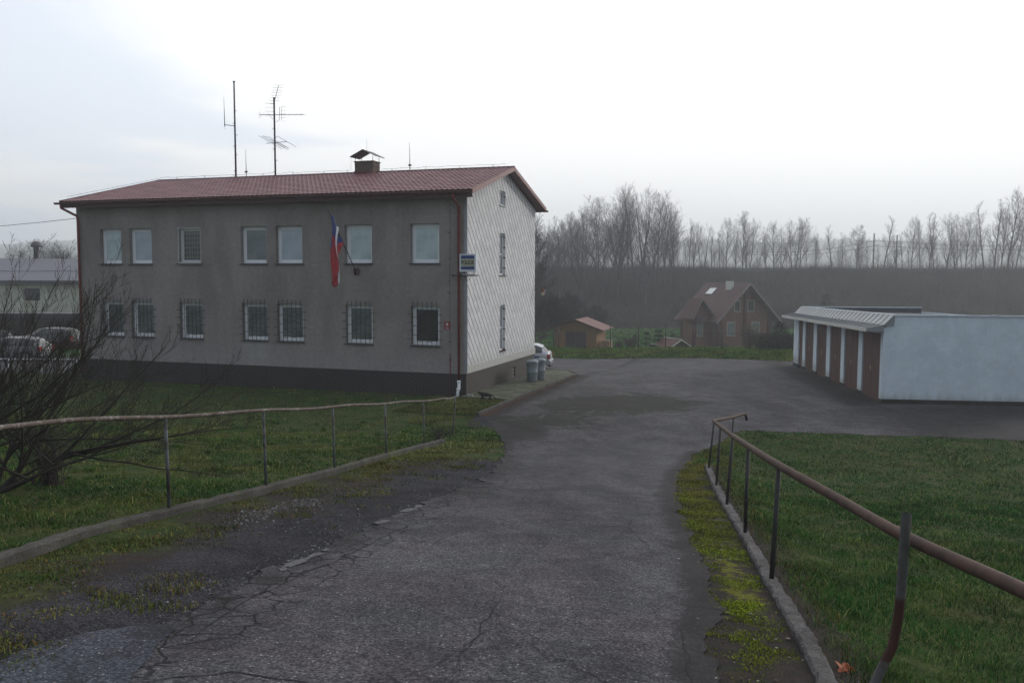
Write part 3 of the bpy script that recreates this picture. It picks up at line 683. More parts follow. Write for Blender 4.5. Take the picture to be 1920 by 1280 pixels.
# moss between road and right kerb
P = scatter(420000, .9, 6.5, 3.2, 23.8, 1.3); x, y = P[:, 0], P[:, 1]; kx = np.where(y < 19.5, np.interp(y, KRY, KRX)-.09, np.interp(y, RRY, RRX)+1.1); rx = np.interp(y, RRY, RRX)
w_ = (x-rx)/np.maximum(kx-rx, .2); dens = np.clip(.45+1.0*fbm(x, y, 2.3, 2)+.5*fbm(x, y, 7, 5)+.25*sstep(y, 4.5, 7)-1.2*np.abs(w_-.5)**2, 0, 1)*np.where(y < 5.2, .35, 1)
ok = (x > rx-.06) & (x < kx) & (rng.random(len(x)) < dens*1.4)
P = P[ok]; mf = np.clip(.25+.12*np.maximum(0, P[:, 1]-9)+.5*fbm(P[:, 0], P[:, 1], 3, 4), 0, 1)
mo = blades('moss', P, .005, .014, .0007, [(.17, .185, .014), (.15, .12, .035), (.06, .08, .02)], mf, 'yellow green moss cushions between the road edge and the crumbling kerb', 'moss', lean=1.8, wmin=.0045, lift=.006)
# litter and small leaves beside the moss, pale flakes
def stones(name, P, smin, smax, c0, c1, label, cat, up=.0, flat=.6):
    n = len(P); base = np.array([[1, 0, 0], [0, 1, 0], [-1, 0, 0], [0, -1, 0], [0, 0, 1], [0, 0, -.6]], float)
    F = np.array([[0, 1, 4], [1, 2, 4], [2, 3, 4], [3, 0, 4], [1, 0, 5], [2, 1, 5], [3, 2, 5], [0, 3, 5]])
    s_ = smin+(smax-smin)*rng.random(n)**3; B = base[None]*rng.uniform(.55, 1.25, (n, 6, 1)); B[:, :, 2] *= flat
    a = rng.uniform(0, 2*PI, n); ca, sa = np.cos(a), np.sin(a)
    Xr = B[..., 0]*ca[:, None]-B[..., 1]*sa[:, None]; Yr = B[..., 0]*sa[:, None]+B[..., 1]*ca[:, None]
    B = np.stack([Xr, Yr, B[..., 2]], -1)*s_[:, None, None]
    z = G0(P[:, 0], P[:, 1])+up; V = B+np.stack([P[:, 0], P[:, 1], z], -1)[:, None]
    T = (np.arange(n)*6)[:, None, None]+F[None]
    c = np.array(c0)+(np.array(c1)-np.array(c0))*rng.random((n, 1))**2.2
    o = np_mesh(name, V.reshape(-1, 3), T.reshape(-1, 3), M['stone'], np.repeat(c, 6, 0)); tag(o, label, cat, kind='stuff'); return o
P = scatter(45000, -4.6, 1.2, 3.4, 29, 1.2); x, y = P[:, 0], P[:, 1]; kx = np.interp(y, KLY, KLX); rx = np.interp(y, RLY, RLX)
w_ = (x-kx)/np.maximum(rx-kx, .3)
ok = ((y < 22) & (x > kx+.2) & (x < rx+.12) & (rng.random(len(x)) < np.clip(w_*1.5-.1+.5*fbm(x, y, 1.6, 4), 0, 1))) | ((y > 24) & (y < 28.2) & (x > -1.1) & (x < .7))
stones('gravel', P[ok], .004, .018, (.022, .021, .026), (.24, .23, .24), 'dark loose gravel on the left verge beside the road', 'gravel', .002)
P = np.concatenate([rng.normal((cx, cy), (sx_, sy_), (n_, 2)) for cx, cy, sx_, sy_, n_ in ((-3.05, 10.2, .14, .35, 500), (-2.75, 11.3, .12, .3, 400), (-3.0, 10.7, .1, .2, 200), (-1.85, 7.9, .1, .3, 160), (-1.4, 10.7, .08, .5, 120))])
stones('crushed_lime', P, .004, .022, (.08, .078, .078), (.27, .26, .26), 'pale crushed stone spilled in patches on the left verge', 'rubble', .004)
P = scatter(1400, .8, 5, 3.4, 20, 1.2); x, y = P[:, 0], P[:, 1]; kx = np.interp(y, KRY, KRX); rx = np.interp(y, RRY, RRX)
P = P[(x > rx-.25) & (x < kx+.3)]
stones('litter', P, .004, .018, (.07, .05, .035), (.32, .31, .27), 'tiny pale leaves and chips strewn over the mossy road edge', 'leaf litter', .016, .25)

stones('dead_leaves', LEAF_P, .010, .034, (.045, .022, .016), (.13, .075, .045), 'strip of brown dead leaves lying along the walkway kerb', 'leaf litter', .018, .3)
P = rng.uniform(0, 1, (900, 2))*[12, 14]+[2.5, 6]; x, y = P[:, 0], P[:, 1]; P = P[(x > np.interp(y, KRY, KRX)+.2) & (y < LWY(x)-.3)]
stones('lawn_leaves', P, .012, .03, (.07, .045, .02), (.22, .17, .09), 'scattered small dead leaves on the right lawn', 'leaf litter', -.08, .25)
# ------------------------------------------------------------------ main building
L_, W_ = 18.35, 8.9
ZP, ZE, ZR = .84, 7.55, 9.0
bld = thing('police_station', (CX, CY, 0), -TH, 'two storey grey plastered station with red tiled roof and white slate side wall', 'building')
def holes_wall(b, u0, u1, z0, z1, holes, f, depth, mi=0, mr=0):
    """f(u,w,z): u along, w into the wall"""
    us = sorted({u0, u1, *[h[0] for h in holes], *[h[1] for h in holes]}); zs = sorted({z0, z1, *[h[2] for h in holes], *[h[3] for h in holes]})
    for i in range(len(us)-1):
        for j in range(len(zs)-1):
            uc = (us[i]+us[i+1])/2; zc = (zs[j]+zs[j+1])/2
            if any(h[0] < uc < h[1] and h[2] < zc < h[3] for h in holes): continue
            b.quad(f(us[i], 0, zs[j]), f(us[i+1], 0, zs[j]), f(us[i+1], 0, zs[j+1]), f(us[i], 0, zs[j+1]), mi)
    for (a, c, d, e) in holes:
        b.quad(f(a, 0, d), f(a, depth, d), f(a, depth, e), f(a, 0, e), mr); b.quad(f(c, 0, d), f(c, depth, d), f(c, depth, e), f(c, 0, e), mr)
        b.quad(f(a, 0, d), f(a, depth, d), f(c, depth, d), f(c, 0, d), mr); b.quad(f(a, 0, e), f(a, depth, e), f(c, depth, e), f(c, 0, e), mr)
cols = [(15.95, 17.08), (14.34, 15.52), (11.84, 13.0), (8.67, 9.88), (7.0, 8.22), (3.9, 5.09), (1.07, 2.26)]
UZ, LZ = (5.03, 6.52), (1.89, 3.39)
H_ = [(-b, -a, *zz) for zz in (UZ, LZ) for a, b in cols]
b = MB(); holes_wall(b, -L_, 0, ZP, ZE+.1, H_, lambda u, w, z: (u, w, z), .27)
b.quad((-L_, 0, ZP), (-L_, W_, ZP), (-L_, W_, ZE), (-L_, 0, ZE)); b.quad((-L_, W_, ZP), (0, W_, ZP), (0, W_, ZE), (-L_, W_, ZE))
b.poly([(-L_, 0, ZE), (-L_, W_/2, ZE+.9), (-L_, W_, ZE)])
b.quad((-L_, 0, ZP), (0, 0, ZP), (0, .03, ZP), (-L_, .03, ZP))
wall = b.build('wall', M['plaster'], bld)
b = MB(); b.box(-9.93, -8.55, -.004, .001, .845, 1.80); b.build('plaster_repair', M['plaster_new'], bld)
# plinth
b = MB(); b.box(-L_-.0, .0, -.035, W_+.03, -.6, ZP-.0); b.build('plinth', M['brickf'], bld)
SH = [(5.42, 5.95, .10, .55)]
b = MB(); f = lambda u, w, z: (.036-w, u, z)
holes_wall(b, -.036, W_+.03, -.6, ZP+.02, SH, f, .12); b.quad((-.02, -.036, ZP+.02), (.036, -.036, ZP+.02), (.036, W_+.03, ZP+.02), (-.02, W_+.03, ZP+.02)); b.quad((0, -.036, -.6), (.036, -.036, -.6), (.036, -.036, ZP+.02), (0, -.036, ZP+.02))
b.build('plinth_side', M['bricks'], bld)
b = MB(); b.box(-.10, -.08, 5.42, 5.95, .1, .55); b.build('cellar_window', M['darkred'], bld)
# side wall of rhombic slates
def gz_top(u): return ZE+.02+(ZR-.12-ZE)*(1-abs(u-W_/2)/(W_/2))
sideH = [(3.80, 4.54, 7.48, 8.08), (3.78, 4.52, 4.58, 6.32), (3.84, 4.52, 1.40, 3.33)]
b = MB(); X0 = .035; dp = .2
f = lambda u, w, z: (X0-w, u, z)
holes_wall(b, 0, W_, 1.12, 7.4, sideH[1:], f, dp)
usp = [0, 3.80, 4.54, W_]
def colpoly(u0, u1, z0):
    pts = [(X0, u0, z0), (X0, u1, z0), (X0, u1, gz_top(u1))]
    if u0 < W_/2 < u1: pts.append((X0, W_/2, gz_top(W_/2)))
    pts.append((X0, u0, gz_top(u0))); b.poly(pts)
colpoly(0, 3.8, 7.4); colpoly(4.54, W_, 7.4); colpoly(3.8, 4.54, 8.08)
b.quad(f(3.8, 0, 7.4), f(4.54, 0, 7.4), f(4.54, 0, 7.48), f(3.8, 0, 7.48))
a_, c_, d_, e_ = sideH[0]
for q in ([f(a_, 0, d_), f(a_, dp, d_), f(a_, dp, e_), f(a_, 0, e_)], [f(c_, 0, d_), f(c_, dp, d_), f(c_, dp, e_), f(c_, 0, e_)], [f(a_, 0, d_), f(a_, dp, d_), f(c_, dp, d_), f(c_, 0, d_)], [f(a_, 0, e_), f(a_, dp, e_), f(c_, dp, e_), f(c_, 0, e_)]): b.quad(*q)
b.build('slate_cladding', M['slate'], bld)
# sloping trim under the verge
b = MB()
for s in (0, 1):
    u0, u1 = (0.0, W_/2) if s == 0 else (W_/2, W_)
    z0, z1 = (gz_top(0), gz_top(W_/2)) if s == 0 else (gz_top(W_/2), gz_top(W_))
    b.add([(X0+.004, u0, z0-.30), (X0+.004, u1, z1-.30), (X0+.004, u1, z1+.05), (X0+.004, u0, z0+.05), (X0+.02, u0, z0-.30), (X0+.02, u1, z1-.30), (X0+.02, u1, z1+.05), (X0+.02, u0, z0+.05)],
          [(4, 5, 6, 7), (0, 1, 5, 4), (3, 2, 6, 7)])
b.build('gable_trim', M['slate'], bld)
b = MB(); b.box(.0, .065, -.005, W_+.05, ZP+.022, 1.14); b.box(.066, .07, 8.3, 8.33, ZP+.02, 1.14); b.build('base_band', M['band'], bld)
b = MB(); b.box(-.05, .06, -.012, .0, ZP+.05, ZE); b.box(.045, .06, -.012, .05, 1.15, ZE); b.build('corner_flashing', mat('grey_flashing', (.30, .30, .33), .5, var=.2), bld)
# windows
def window_mesh(w, h):
    f_ = MB(); t = .085
    f_.box(0, w, 0, .06, 0, t); f_.box(0, w, 0, .06, h-t, h); f_.box(0, t, 0, .06, t, h-t); f_.box(w-t, w, 0, .06, t, h-t)
    t2 = .055
    f_.box(t, w-t, .018, .05, t, t+t2); f_.box(t, w-t, .018, .05, h-t-t2, h-t); f_.box(t, t+t2, .018, .05, t+t2, h-t-t2); f_.box(w-t-t2, w-t, .018, .05, t+t2, h-t-t2)
    return f_
def grille_mesh(w, h, seed):
    r_ = random.Random(seed); g_ = MB(); rr = .011; n_ = 6; xs_ = [w*(i+.5)/n_ for i in range(n_)]
    y_ = -.05
    for x_ in xs_:
        g_.tube([(x_, y_, -.04), (x_, y_, h+.17)], rr, 5)
        g_.tube([(x_, y_, h+.10), (x_, .02, h+.10)], rr*.8, 4)
    zs_ = [h*.16, h*.37, h*.58, h*.79]
    for k, z_ in enumerate(zs_):
        for s in (-1, 1):
            a_ = -.13 if s < 0 else w+.13; e_ = xs_[0] if s < 0 else xs_[-1]
            g_.tube([(a_, y_, z_), (e_, y_, z_)], rr, 5); g_.tube([(a_, y_-.0, z_), (a_+.035*-s, y_, z_)], .014, 6)
            g_.tube([(a_+.03*-s, y_, z_), (a_+.03*-s, .0, z_)], rr, 4)
    # labyrinth of short rungs between neighbouring bars
    for i in range(n_-1):
        for q in range(4 if i % 2 else 3):
            z_ = h*((.10 if i % 2 else .24)+q*.235)+r_.uniform(-.04, .04)
            if z_ < h-.08: g_.tube([(xs_[i], y_, z_), (xs_[i+1], y_, z_)], rr*.9, 4)
    return g_
pan_u = ['glass_blind', 'glass_blind2', 'glass_dark', 'glass_curt', 'glass_blind2', 'glass_blind', 'glass_blind']
pan_l = ['glass_curt', 'glass_curt', 'glass_curt', 'glass_curt', 'glass_curt', 'glass_curt', 'glass_dark']
for zz, pans, lowr in ((UZ, pan_u, 0), (LZ, pan_l, 1)):
    for i, (a, c) in enumerate(cols):
        w = c-a; h = zz[1]-zz[0]
        wn_ = window_mesh(w-.004, h-.004).build('window', M['white'], bld, (-c+.002, .185, zz[0]+.002))
        p = MB(); p.box(.13, w-.14, .03, .036, .13, h-.14); p.build('pane', M[pans[i]], wn_)
        s_ = MB(); s_.add([(-.05, -.25, -.055), (w+.05, -.25, -.055), (w+.05, -.25, -.02), (-.05, -.25, -.02), (-.05, -.0, .0), (w+.05, -.0, .0), (w+.05, 0, -.03), (-.05, 0, -.03)],
                          [(0, 1, 2, 3), (3, 2, 5, 4), (0, 1, 6, 7), (0, 3, 4, 7), (1, 2, 5, 6), (4, 5, 6, 7)])
        s_.build('sill', M['sill'], wn_)
        if lowr:
            g_ = grille_mesh(w, h, i).build('grille', M['black'], wn_, (0, -.185, 0))
        if not lowr and i == 2:
            g_ = MB(); y_ = -.16
            for k in range(9): g_.tube([(.05+(w-.1)*k/8, y_, .03), (.05+(w-.1)*k/8, y_, h-.03)], .007, 4)
            for k in range(8): g_.tube([(.03, y_-.01, .05+(h-.1)*k/7), (w-.03, y_-.01, .05+(h-.1)*k/7)], .007, 4)
            g_.box(0, w, y_-.02, y_+.01, 0, .035); g_.box(0, w, y_-.02, y_+.01, h-.035, h); g_.box(0, .03, y_-.02, y_+.01, .035, h-.035); g_.box(w-.03, w, y_-.02, y_+.01, .035, h-.035)
            g_.build('grille', M['dirtywhite'], wn_)
for k, (u0, u1, z0, z1) in enumerate(sideH):
    b = MB(); w = u1-u0; h = z1-z0; t = .06
    b.box(0, .06, 0, w, 0, t); b.box(0, .06, 0, w, h-t, h); b.box(0, .06, 0, t, t, h-t); b.box(0, .06, w-t, w, t, h-t)
    if k: b.box(0, .06, t, w-t, h*.5-.02, h*.5+.02)
    wn_ = b.build('side_window', M['white'], bld, (X0-.16, u0, z0))
    p = MB(); p.box(.02, .03, t, w-t, t, h-t); p.build('pane', M['glass_block'], wn_)
    s_ = MB(); s_.box(.02, .22, -.05, w+.05, -.035, -.0); s_.build('sill', M['darkred'] if k else M['dirtywhite'], wn_)
# roof: wavy tiles on both slopes
RA, RB = -.45, 18.74          # eave extent along the front
EY = -.5; EB = W_+.36; RYm = W_/2
slope = (ZR-7.62)/(RYm-EY)
def tiles(front):
    b = []; F = []
    run = (RYm-EY) if front else (EB-RYm)
    nrow = 15; per = .21; sub = 6
    us = np.arange(RA, RB+.001, per/sub)
    prof = np.abs(np.sin(np.pi*us/per))**.7*.035
    Vv = []
    for r_ in range(nrow):
        for e in (0, 1):
            t = (r_+e)/nrow; yv = (EY+run*t) if front else (EB-run*t)
            z0 = ZR-(abs(RYm-yv))*slope+.06
            lim = RB-(RB-17.7)*t
            uu = np.minimum(us, lim)
            zz = z0+prof+(.0 if e else .022)
            Vv.append(np.stack([-uu, np.full_like(uu, yv), zz], -1))
    n_ = len(us); Vv = np.concatenate(Vv); i = np.arange(len(Vv)).reshape(-1, n_)
    T = np.stack([i[:-1, :-1], i[:-1, 1:], i[1:, 1:], i[1:, :-1]], -1).reshape(-1, 4)
    return Vv, T
v1, t1 = tiles(True); v2, t2 = tiles(False)
roof = np_mesh('roof', np.concatenate([v1, v2]), np.concatenate([t1, t2+len(v1)]), M['tile'], n=4, parent=bld)
b = MB(); hz = ZR+.06
b.poly([(-17.7, RYm, hz), (-RB, EY, 7.68), (-RB, EB, ZR-(EB-RYm)*slope+.06)]); b.build('hip', M['tile'], roof)
b = MB(); b.tube([(-RA+.02, RYm, ZR+.07), (-17.72, RYm, ZR+.07)], .07, 8); b.tube([(-17.7, RYm, ZR+.08), (-RB, EY, 7.70)], .05, 6); b.tube([(-17.7, RYm, ZR+.08), (-RB, EB, ZR-(EB-RYm)*slope+.08)], .05, 6)
b.build('ridge_cap', M['darkred'], roof)
# soffit and verge boards
b = MB()
zb = lambda yv: ZR-abs(RYm-yv)*slope
for (y0, y1) in ((EY, RYm), (RYm, EB)):
    b.add([(-RA, y0, zb(y0)), (-RA, y1, zb(y1)), (-18.5, y1 if y1 != RYm else y1, zb(y1)-0), (-18.5, y0, zb(y0)), (-RA, y0, zb(y0)-.05), (-RA, y1, zb(y1)-.05), (-18.5, y1, zb(y1)-.05), (-18.5, y0, zb(y0)-.05)],
          [(4, 5, 6, 7), (0, 3, 7, 4), (2, 1, 5, 6), (0, 1, 5, 4)])
b.build('soffit', M['redmetal'], roof)
b = MB()
for (y0, y1) in ((EY-.02, RYm), (RYm, EB+.02)):
    b.prism([(-RA+.002, y0, zb(y0)-.07), (-RA+.002, y1, zb(y1)-.07), (-RA+.002, y1, zb(y1)+.10), (-RA+.002, y0, zb(y0)+.10)], (.025, 0, 0))
b.build('verge_board', M['verge'], roof)
b = MB(); b.box(-RB, -RA, EY+.0, EY+.03, 7.42, 7.60); b.box(-18.5, -.0, EY+.03, -.002, 7.50, 7.53); b.build('fascia', M['darkred'], roof)
def gutter(y_, z_, x0, x1, name='gutter'):
    b = MB(); n_ = 7; rr = .075; pts = [(rr*math.cos(PI+PI*k/(n_-1)), rr*math.sin(PI+PI*k/(n_-1))) for k in range(n_)]
    vs = [(x_, y_+p[0]*s, z_+p[1]*s) for x_ in (x0, x1) for s in (1, .92) for p in pts]
    fs = []
    for k in range(n_-1):
        fs += [(k, k+1, 2*n_+k+1, 2*n_+k), (n_+k, n_+k+1, 3*n_+k+1, 3*n_+k), (k, k+1, n_+k+1, n_+k), (2*n_+k, 2*n_+k+1, 3*n_+k+1, 3*n_+k)]
    b.add(vs, fs); b.tube([(x0, y_-rr, z_), (x1, y_-rr, z_)], .012, 5); return b
gutter(EY-.08, 7.64, -18.92, .38).build('gutter', M['redmetal'], bld)
gutter(EB+.06, zb(EB)-.03, -18.92, .55).build('gutter', M['redmetal'], bld)
b = MB(); b.tube([(-.28, EY-.08, 7.56), (-.28, EY+.02, 7.36), (-.23, -.12, 7.15), (-.23, -.12, .60)], .052, 10)
for z_ in (6.9, 5.2, 3.3, 1.5): b.tube([(-.23, -.12, z_), (-.23, -.12, z_+.03)], .062, 10)
b.build('drainpipe', M['redpipe'], bld)
b = MB(); b.tube([(-.23, -.12, .61), (-.23, -.12, .30), (-.27, -.15, .18), (-.27, -.15, -.25)], [.062, .062, .058, .058], 10); b.tube([(-.23, -.12, .60), (-.23, -.12, .52)], .075, 10); b.tube([(-.25, -.13, .32), (-.25, -.13, .26)], .078, 10); b.build('pipe_foot', M['white'], bld)
b = MB(); b.tube([(-18.6, EY-.08, 7.56), (-18.6, EY-.06, 7.42), (-18.2, -.12, 7.10), (-18.17, -.10, 6.9), (-18.17, -.10, .3)], .055, 10); b.build('drainpipe', M['redpipe'], bld)
# lightning conductor down the front and along the ridge
b = MB(); pts = [(-.63, -.03, 7.3), (-.60, -.03, 6.1), (-.63, -.04, 4.5), (-.63, -.03, 1.8)]
b.tube(pts, .006, 4, cap=False)
for z_ in (6.15, 5.2, 4.35, 3.9, 2.05): b.tube([(-.63, 0, z_), (-.63, -.07, z_)], .013, 5); b.tube([(-.68, -.06, z_), (-.60, -.06, z_)], .014, 5)
b.build('conductor', M['black'], bld)
b = MB(); b.tube([(-.62, -.04, 1.62), (-.62, -.05, -.1)], .02, 6); b.tube([(-.68, -.05, 1.35), (-.56, -.05, 1.35)], .014, 5); b.build('conductor_guard', M['redpipe'], bld)
b = MB(); pts = []
zc = ZR+.25
xs_ = np.linspace(-17.2, .1, 34)
for i, x_ in enumerate(xs_): pts.append((x_, RYm, zc-.05*math.sin(i*1.7)**2))
pts = [p for p in pts if not (-7.1 < p[0] < -5.8)]
b.tube([p for p in pts if p[0] < -6.9], .006, 4, cap=False); b.tube([p for p in pts if p[0] > -6], .006, 4, cap=False)
b.tube([(-17.2, RYm, zc), (-18.7, EY+.4, 7.95)], .006, 4)
for x_ in (-16.6, -15, -13.4, -11.8, -10.2, -8.6, -7.4, -5.2, -3.6, -2.0, -.5):
    b.tube([(x_-.05, RYm, ZR+.1), (x_, RYm, zc), (x_+.05, RYm, ZR+.1)], .007, 4)
b.build('ridge_conductor', M['mast'], bld)
for xr_, top in ((-4.34, 10.34), (-12.7, 10.4)):
    b = MB(); b.tube([(xr_, RYm, ZR+.05), (xr_, RYm, ZR+.38), (xr_-.01, RYm, top)], [.022, .018, .006], 6); b.tube([(xr_-.06, RYm, ZR+.34), (xr_+.06, RYm, ZR+.34)], .04, 8); b.build('lightning_rod', M['mast'], bld)
# chimney
CHX = -6.42
b = MB(); b.box(CHX-.45, CHX+.45, RYm-.3, RYm+.35, ZR-.35, 9.52); b.box(CHX-.48, CHX+.48, RYm-.33, RYm+.38, 9.52, 9.57)
m, g = newmat('chimney_stone', .9, .1); o = g.coord(); s = g.sep(o)
bt = g.N.new('ShaderNodeTexBrick'); g.L.new(g.comb(s[0], s[2]), bt.inputs['Vector']); bt.inputs['Scale'].default_value = 1; bt.inputs['Brick Width'].default_value = .25; bt.inputs['Row Height'].default_value = .08; bt.inputs['Mortar Size'].default_value = .006
bt.inputs['Color1'].default_value = (.12, .085, .07, 1); bt.inputs['Color2'].default_value = (.08, .06, .05, 1); bt.inputs['Mortar'].default_value = (.15, .14, .12, 1); g.put(g.b.inputs['Base Color'], bt.outputs['Color'])
chim = b.build('chimney', m, bld)
b = MB(); b.box(CHX-.46, CHX+.46, RYm-.36, RYm-.31, ZR-.02, ZR+.12); b.build('flashing', M['redmetal'], chim)
b = MB(); x0, x1 = CHX-.46, CHX+.46; y0, y1 = RYm-.3, RYm+.35
for x_ in (x0+.03, x1-.03):
    for y_ in (y0+.03, y1-.03): b.tube([(x_, y_, 9.55), (x_, y_, 9.78)], .012, 5)
b.prism([(CHX-.62, y0-.12, 9.74), (CHX, y0-.12, 10.04), (CHX, y0-.12, 10.06), (CHX-.64, y0-.12, 9.76)], (0, .9, 0)); b.prism([(CHX+.62, y0-.12, 9.74), (CHX, y0-.12, 10.04), (CHX, y0-.12, 10.06), (CHX+.64, y0-.12, 9.76)], (0, .9, 0))
b.tube([(CHX, RYm, 10.05), (CHX, RYm, 10.55)], .006, 5); b.tube([(CHX-.62, y0, 9.76), (CHX-.64, y0, ZR+.2)], .006, 4)
b.build('chimney_cap', M['sill'], chim)

# ------------------------------------------------------------------ things on and around the building
def bt_thing(name, a, bb, z, *args, **kw):
    x_, y_ = BW(a, bb); return thing(name, (x_, y_, z), -TH, *args, **kw)
# masts
t = bt_thing('antenna_mast', 13.27, RYm, ZR+.05, 'tallest bare antenna mast on the roof ridge with one whip aerial on a side arm', 'antenna mast')
b = MB(); b.tube([(0, 0, -.3), (0, 0, 4.45)], [.045, .035], 8); b.tube([(0, 0, 4.42), (0, 0, 4.47)], .055, 8); b.build('mast', M['mast'], t)
for k, z_ in enumerate((.35, 1.1, 1.5, 2.0, 2.55, 3.1)):
    b = MB(); s = 1 if k % 2 else -1; b.tube([(-.12 if s < 0 else -.05, 0, z_), (.05 if s < 0 else .13, 0, z_)], .013, 5); b.build('rung', M['mast'], t)
b = MB(); b.tube([(0, 0, 2.42), (-.54, 0, 2.50)], .016, 6); b.tube([(-.56, 0, 2.42), (-.56, 0, 2.62), (-.575, 0, 3.8)], [.022, .02, .006], 6); b.tube([(-.56, 0, 2.44), (-.52, 0, 2.3), (-.58, 0, 2.34)], .006, 4); b.build('whip_aerial', M['mast'], t)
t = bt_thing('antenna_mast', 11.13, RYm, ZR+.05, 'shorter antenna mast on the roof ridge crowded with television aerials', 'antenna mast')
b = MB(); b.tube([(0, 0, -.3), (0, 0, 3.6)], .042, 8); b.build('mast', M['mast'], t)
for k, z_ in enumerate((.25, .75, 1.28, 1.8, 2.2)):
    b = MB(); s = 1 if k % 2 else -1; b.tube([(-.12 if s < 0 else -.05, 0, z_), (.05 if s < 0 else .13, 0, z_)], .013, 5); b.build('rung', M['mast'], t)
b = MB()   # long horizontal yagi
b.tube([(-.78, 0, 2.86), (1.6, -.1, 2.72)], .012, 5); b.tube([(-.25, 0, 2.8), (-.1, 0, 2.62), (0, 0, 2.66)], .008, 4); b.tube([(.1, 0, 2.5), (.28, 0, 2.58), (.28, 0, 3.15)], .012, 4)
for k in range(9):
    x_ = -.75+2.3*k/8; b.tube([(x_, -.22, 2.86-.06*k/4-.0), (x_, .22, 2.86-.06*k/4)], .006, 4)
for dx, dz in ((-.77, .16), (.38, .3)): b.tube([(dx, 0, 2.86-dz), (dx, 0, 2.86+dz)], .009, 4)
for k in range(5): b.tube([(.38, 0, 2.5+.16*k), (.62, -.03, 2.5+.16*k)], .006, 4)
b.build('aerial', M['mast'], t)
b = MB(); b.tube([(.02, 0, 3.4), (.32, -.1, 4.1)], .012, 5)
for k in range(7):
    q = k/6; b.tube([(.02+.3*q-.28, -.1*q, 3.45+.65*q+.03), (.02+.3*q+.28, -.1*q, 3.45+.65*q-.02)], .006, 4)
b.build('aerial', M['mast'], t)
b = MB()
for k in range(4): b.tube([(-.45, -.05, 3.35-.18*k), (-.02, 0, 3.33-.18*k)], .006, 4)
b.tube([(-.42, -.04, 3.36), (0, 0, 3.3)], .006, 4); b.build('aerial', M['mast'], t)
b = MB(); b.tube([(-.6, .2, 1.58), (.75, -.15, 1.55)], .013, 5)
for (x_, l_) in ((-.25, .85), (.0, .75), (.15, .75), (.62, .72)): b.tube([(x_-l_, .35, 1.62+l_*.42), (x_+l_, -.35, 1.56-l_*.42)], .009, 4)
b.tube([(-.75, .2, 1.94), (-.80, .2, 1.90), (.80, -.2, 1.18), (.85, -.2, 1.24), (-.75, .2, 1.94)], .009, 4)
b.build('aerial', M['mast'], t)

# flag
t = bt_thing('flag', 4.57, -.03, 4.72, 'limp white, red and blue national flag on a slanted pole below an upper window', 'flag')
b = MB(); b.box(-.09, .09, -.02, .025, -.16, .12); b.tube([(-.02, -.0, -.12), (-.03, -.12, -.04), (0, -.16, .10)], .03, 8); b.box(-.13, .16, -.03, 0, .02, .05); b.build('bracket', M['darkred'], t)
b = MB(); PT = Vector((0, -2.0, 2.14)); b.tube([(0, -.06, .0), tuple(PT)], .019, 8); b.tube([tuple(PT), tuple(PT*1.03)], [.012, .003], 6); b.build('pole', M['mast'], t)
FW = mat('flag_white', (.75, .75, .78), .9); FR = mat('flag_red', (.42, .028, .04), .85, var=.15, vscale=5); FB = mat('flag_blue', (.04, .055, .20), .85, var=.15, vscale=5)
# folds: columns of (pole parameter of the hem, depth swing, hanging length), colours change down each fold
colsF = []
nC = 17
fv = []; ff = []; fm = []
tops = []
for i in range(nC):
    q = i/(nC-1); s = .965-.43*q                               # place along the pole, from tip to middle
    p = PT*s
    sw = .045*math.sin(q*PI*5.0)+.02*math.sin(q*13)
    tops.append((p, sw, q))
nR = 22
for i, (p, sw, q) in enumerate(tops):
    # the cloth gathers toward the tip's vertical as it falls
    ln = [1.5, 1.72, 1.92, 2.05, 2.22, 2.30, 2.34, 2.20, 2.05, 1.9, 1.7, 1.5, .95, .72, .5, .34, .20][i]
    gx = PT*.93
    for r_ in range(nR):
        d = r_/(nR-1); z_ = p.z-ln*d
        k = 1-.60*(1-math.exp(-2.6*d*ln/1.2)) if i < 12 else 1-.22*d
        y_ = gx.y+(p.y-gx.y)*k+.0
        x_ = (sw*(1.2+1.6*d))+.03*math.sin(d*7+q*4)+ (.10*d if i < 12 else .02)
        if i < 12: y_ += .03*math.sin(i*2.1)*d
        fv.append((x_, y_, z_))
for i in range(nC-1):
    for r_ in range(nR-1):
        a = i*nR+r_; ff.append((a, a+1, a+nR+1, a+nR)); d = (r_+.5)/(nR-1)
        zf = d
        if i < 5: c = 2 if zf < .50-.02*i else 1
        elif i < 7: c = 1 if zf > .45 else 2
        elif i < 11: c = 0
        else: c = 2 if zf < .40 else 1
        fm.append(c)
b = MB(); b.v = fv; b.f = ff; b.m = fm; b.sm = [True]*len(ff)
fo = b.build('cloth', [FW, FR, FB], t); md = fo.modifiers.new('thick', 'SOLIDIFY'); md.thickness = .004

# police sign on its bar
t = bt_thing('police_sign', .0, -.15, 4.56, 'white framed box sign reading POLICIE on a bar at the corner of the building', 'sign')
b = MB(); b.box(-.50, .56, -.025, .025, -.02, .02); b.box(-.5, -.46, -.02, .16, -.03, .03); b.build('bar', M['black'], t)
b = MB(); b.box(-.15, .50, -.10, .10, .14, .80); b.box(-.05, .45, -.05, .05, .022, .055, 0)
for x_ in (-.05, .18, .38): b.tube([(x_, 0, .03), (x_, 0, .15)], .012, 5)
SGN = mat('sign_white', (.62, .64, .68), .4, var=.08)
b.build('box', SGN, t)
SB = mat('sign_blue', (.03, .055, .20), .4); SY = mat('sign_cream', (.40, .385, .27), .5, var=.08)
b = MB(); b.box(-.09, .44, -.106, -.101, .62, .74); b.build('blue_stripe', SB, t); b = MB(); b.box(-.09, .44, -.106, -.101, .22, .33); b.build('blue_stripe', SB, t)
b = MB(); b.box(-.09, .44, -.105, -.101, .335, .615); b.build('lettering_panel', SY, t)
